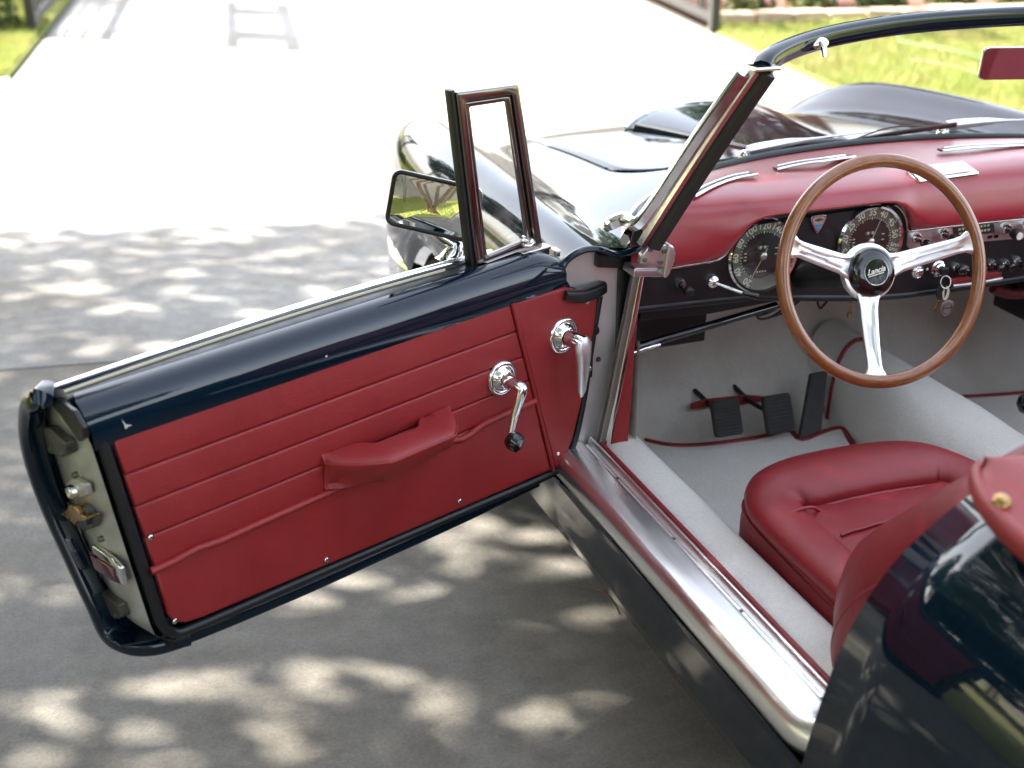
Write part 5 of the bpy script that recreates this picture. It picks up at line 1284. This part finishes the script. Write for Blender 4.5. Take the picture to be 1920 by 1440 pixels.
prism('key_fob', fo, (0, -.002, 0), mat('pewter', (.48, .42, .40), .4, .8, var=(.36, .31, .30), vscale=60), keys, .0008)
tube('fob_ring', [fc+V((.0115*math.cos(a), -.0024, .0115*math.sin(a)-.001)) for a in [2*math.pi*k/28 for k in range(28)]], .0008, M['steel_dark'], keys, 6, closed=True)
text('fob_lettering', 'LANCIA', fc+V((0, -.0026, 0)), (1, 0, 0), (0, 0, 1), .0058, M['steel_dark'], keys, .0002)
# what stands behind the photographer, seen in the door mirror
mt = ctr+rdir*4.6
tree('ornamental_tree', 'multi-stemmed smooth-barked tree reflected in the door mirror', V((mt.x, mt.y, .01)), 6.6, 3.2, 8, 9000, M['leaf_light'], 5, .16, .64, .05)  # crown widened overhead to shade the ground near the camera
tree('ornamental_tree', 'slender tree by the garden wall reflected in the door mirror', V((mt.x+rdir.x*5-2.2, mt.y+rdir.y*5+.8, .01)), 4.5, 1.0, 3, 1500, M['leaf_light'], 8, .12, .62, .03)
wc = ctr+rdir*13.5; wx = V((-rdir.y, rdir.x, 0)).normalized()
gw = box('garden_wall', V((wc.x, wc.y, 1.7)), (wx, V((rdir.x, rdir.y, 0)), UP), (9, .1, 1.7), M['wall'], None, .01)
tag(gw, 'plain grey rendered garden wall behind the lawn, reflected in the door mirror', 'wall')

# tall trees along the boundary on the left and behind: they shut out the low sky on that side
for k, (x, y, h_, sp_, lab) in enumerate([(-13.5, -1.5, 8.5, 3.4, 'tall leafy boundary tree left of the car, outside the view'), (-14.5, 4.5, 9.5, 3.6, 'tallest leafy boundary tree on the left, beyond the shade tree'), (-12.5, 11.5, 8.0, 3.2, 'leafy boundary tree left of the far gate, outside the view'), (-5.5, -13.5, 9.0, 3.6, 'leafy boundary tree behind the garden lawn on the left'), (5.5, -12.2, 9.0, 3.6, 'leafy boundary tree behind the car on the right')]):
    tree('boundary_tree', lab, V((x, y, 0)), h_, sp_, 2, 9000, M['leaf'], 80+k, .30, .42, .16, 'boundary trees')

hedge = thing('tall_hedge', 'tall dense evergreen hedge along the left boundary, outside the view', 'hedge', (-12.2, 2, 0))
rnd = random.Random(77); hp_ = []
for _ in range(26000):
    y = rnd.uniform(-9, 15); z = rnd.uniform(.1, 1)**.8*(5.2+.8*noise.noise(V((y*.5, 0, 0)))); hp_.append(V((-12.2+rnd.uniform(-.5, .5)+.35*noise.noise(V((y*.8, z*.8, 5))), y, z)))
leaf_mesh('foliage', hp_, M['leaf'], hedge, .30, 78, .1)
trunk_mesh('stem', [limb(V((-12.2, y, 0)), V((-12.2, y+.2, 4.2)), .07, .03, rnd, .05, 4) for y in (-8, -5.5, -3, -.5, 2, 4.5, 7, 9.5, 12, 14.5)], M['bark'], hedge)
tree('boundary_tree', 'large tree beyond the far right of the flower bed, reflected in the hood', V((9.2, 15.5, 0)), 8.5, 2.3, 3, 5500, M['leaf'], 91, .28, .42, .20, 'boundary trees')
tree('boundary_tree', 'tallest tree at the far left beyond the lawn, outside the view', V((-13.5, 19.5, 0)), 14.5, 4.2, 3, 12000, M['leaf'], 93, .36, .36, .22, 'boundary trees')
tree('boundary_tree', 'tall tree at the far left next to the street, outside the view', V((-8.0, 22.5, 0)), 12.0, 4.0, 3, 10000, M['leaf'], 94, .36, .36, .2, 'boundary trees')
# litter on the driveway beside the rocker
tag(tube('twig', [on_z(1060, 1100, .006), on_z(1095, 1104, .007), on_z(1135, 1112, .005)], .0011, M['bark'], None, 6), 'thin pale twig lying on the concrete beside the rocker panel', 'twig')
tag(tube('twig', [on_z(1136, 1112, .005), on_z(1150, 1132, .006), on_z(1160, 1150, .005)], .0011, M['bark'], None, 6), 'second thin twig lying beside the dry orange leaf', 'twig')
lf = on_z(1138, 1112, .008)
lo = prism('fallen_leaf', [lf+V((a, b, c_)) for a, b, c_ in [(-.013, 0, 0), (-.004, .006, .003), (.008, .004, .004), (.015, -.001, .001), (.006, -.006, .003), (-.005, -.005, .002)]], (0, 0, .0006), mat('dry_leaf', (.42, .13, .04), .7), None)
tag(lo, 'small dry orange leaf on the concrete beside the rocker panel', 'leaf')
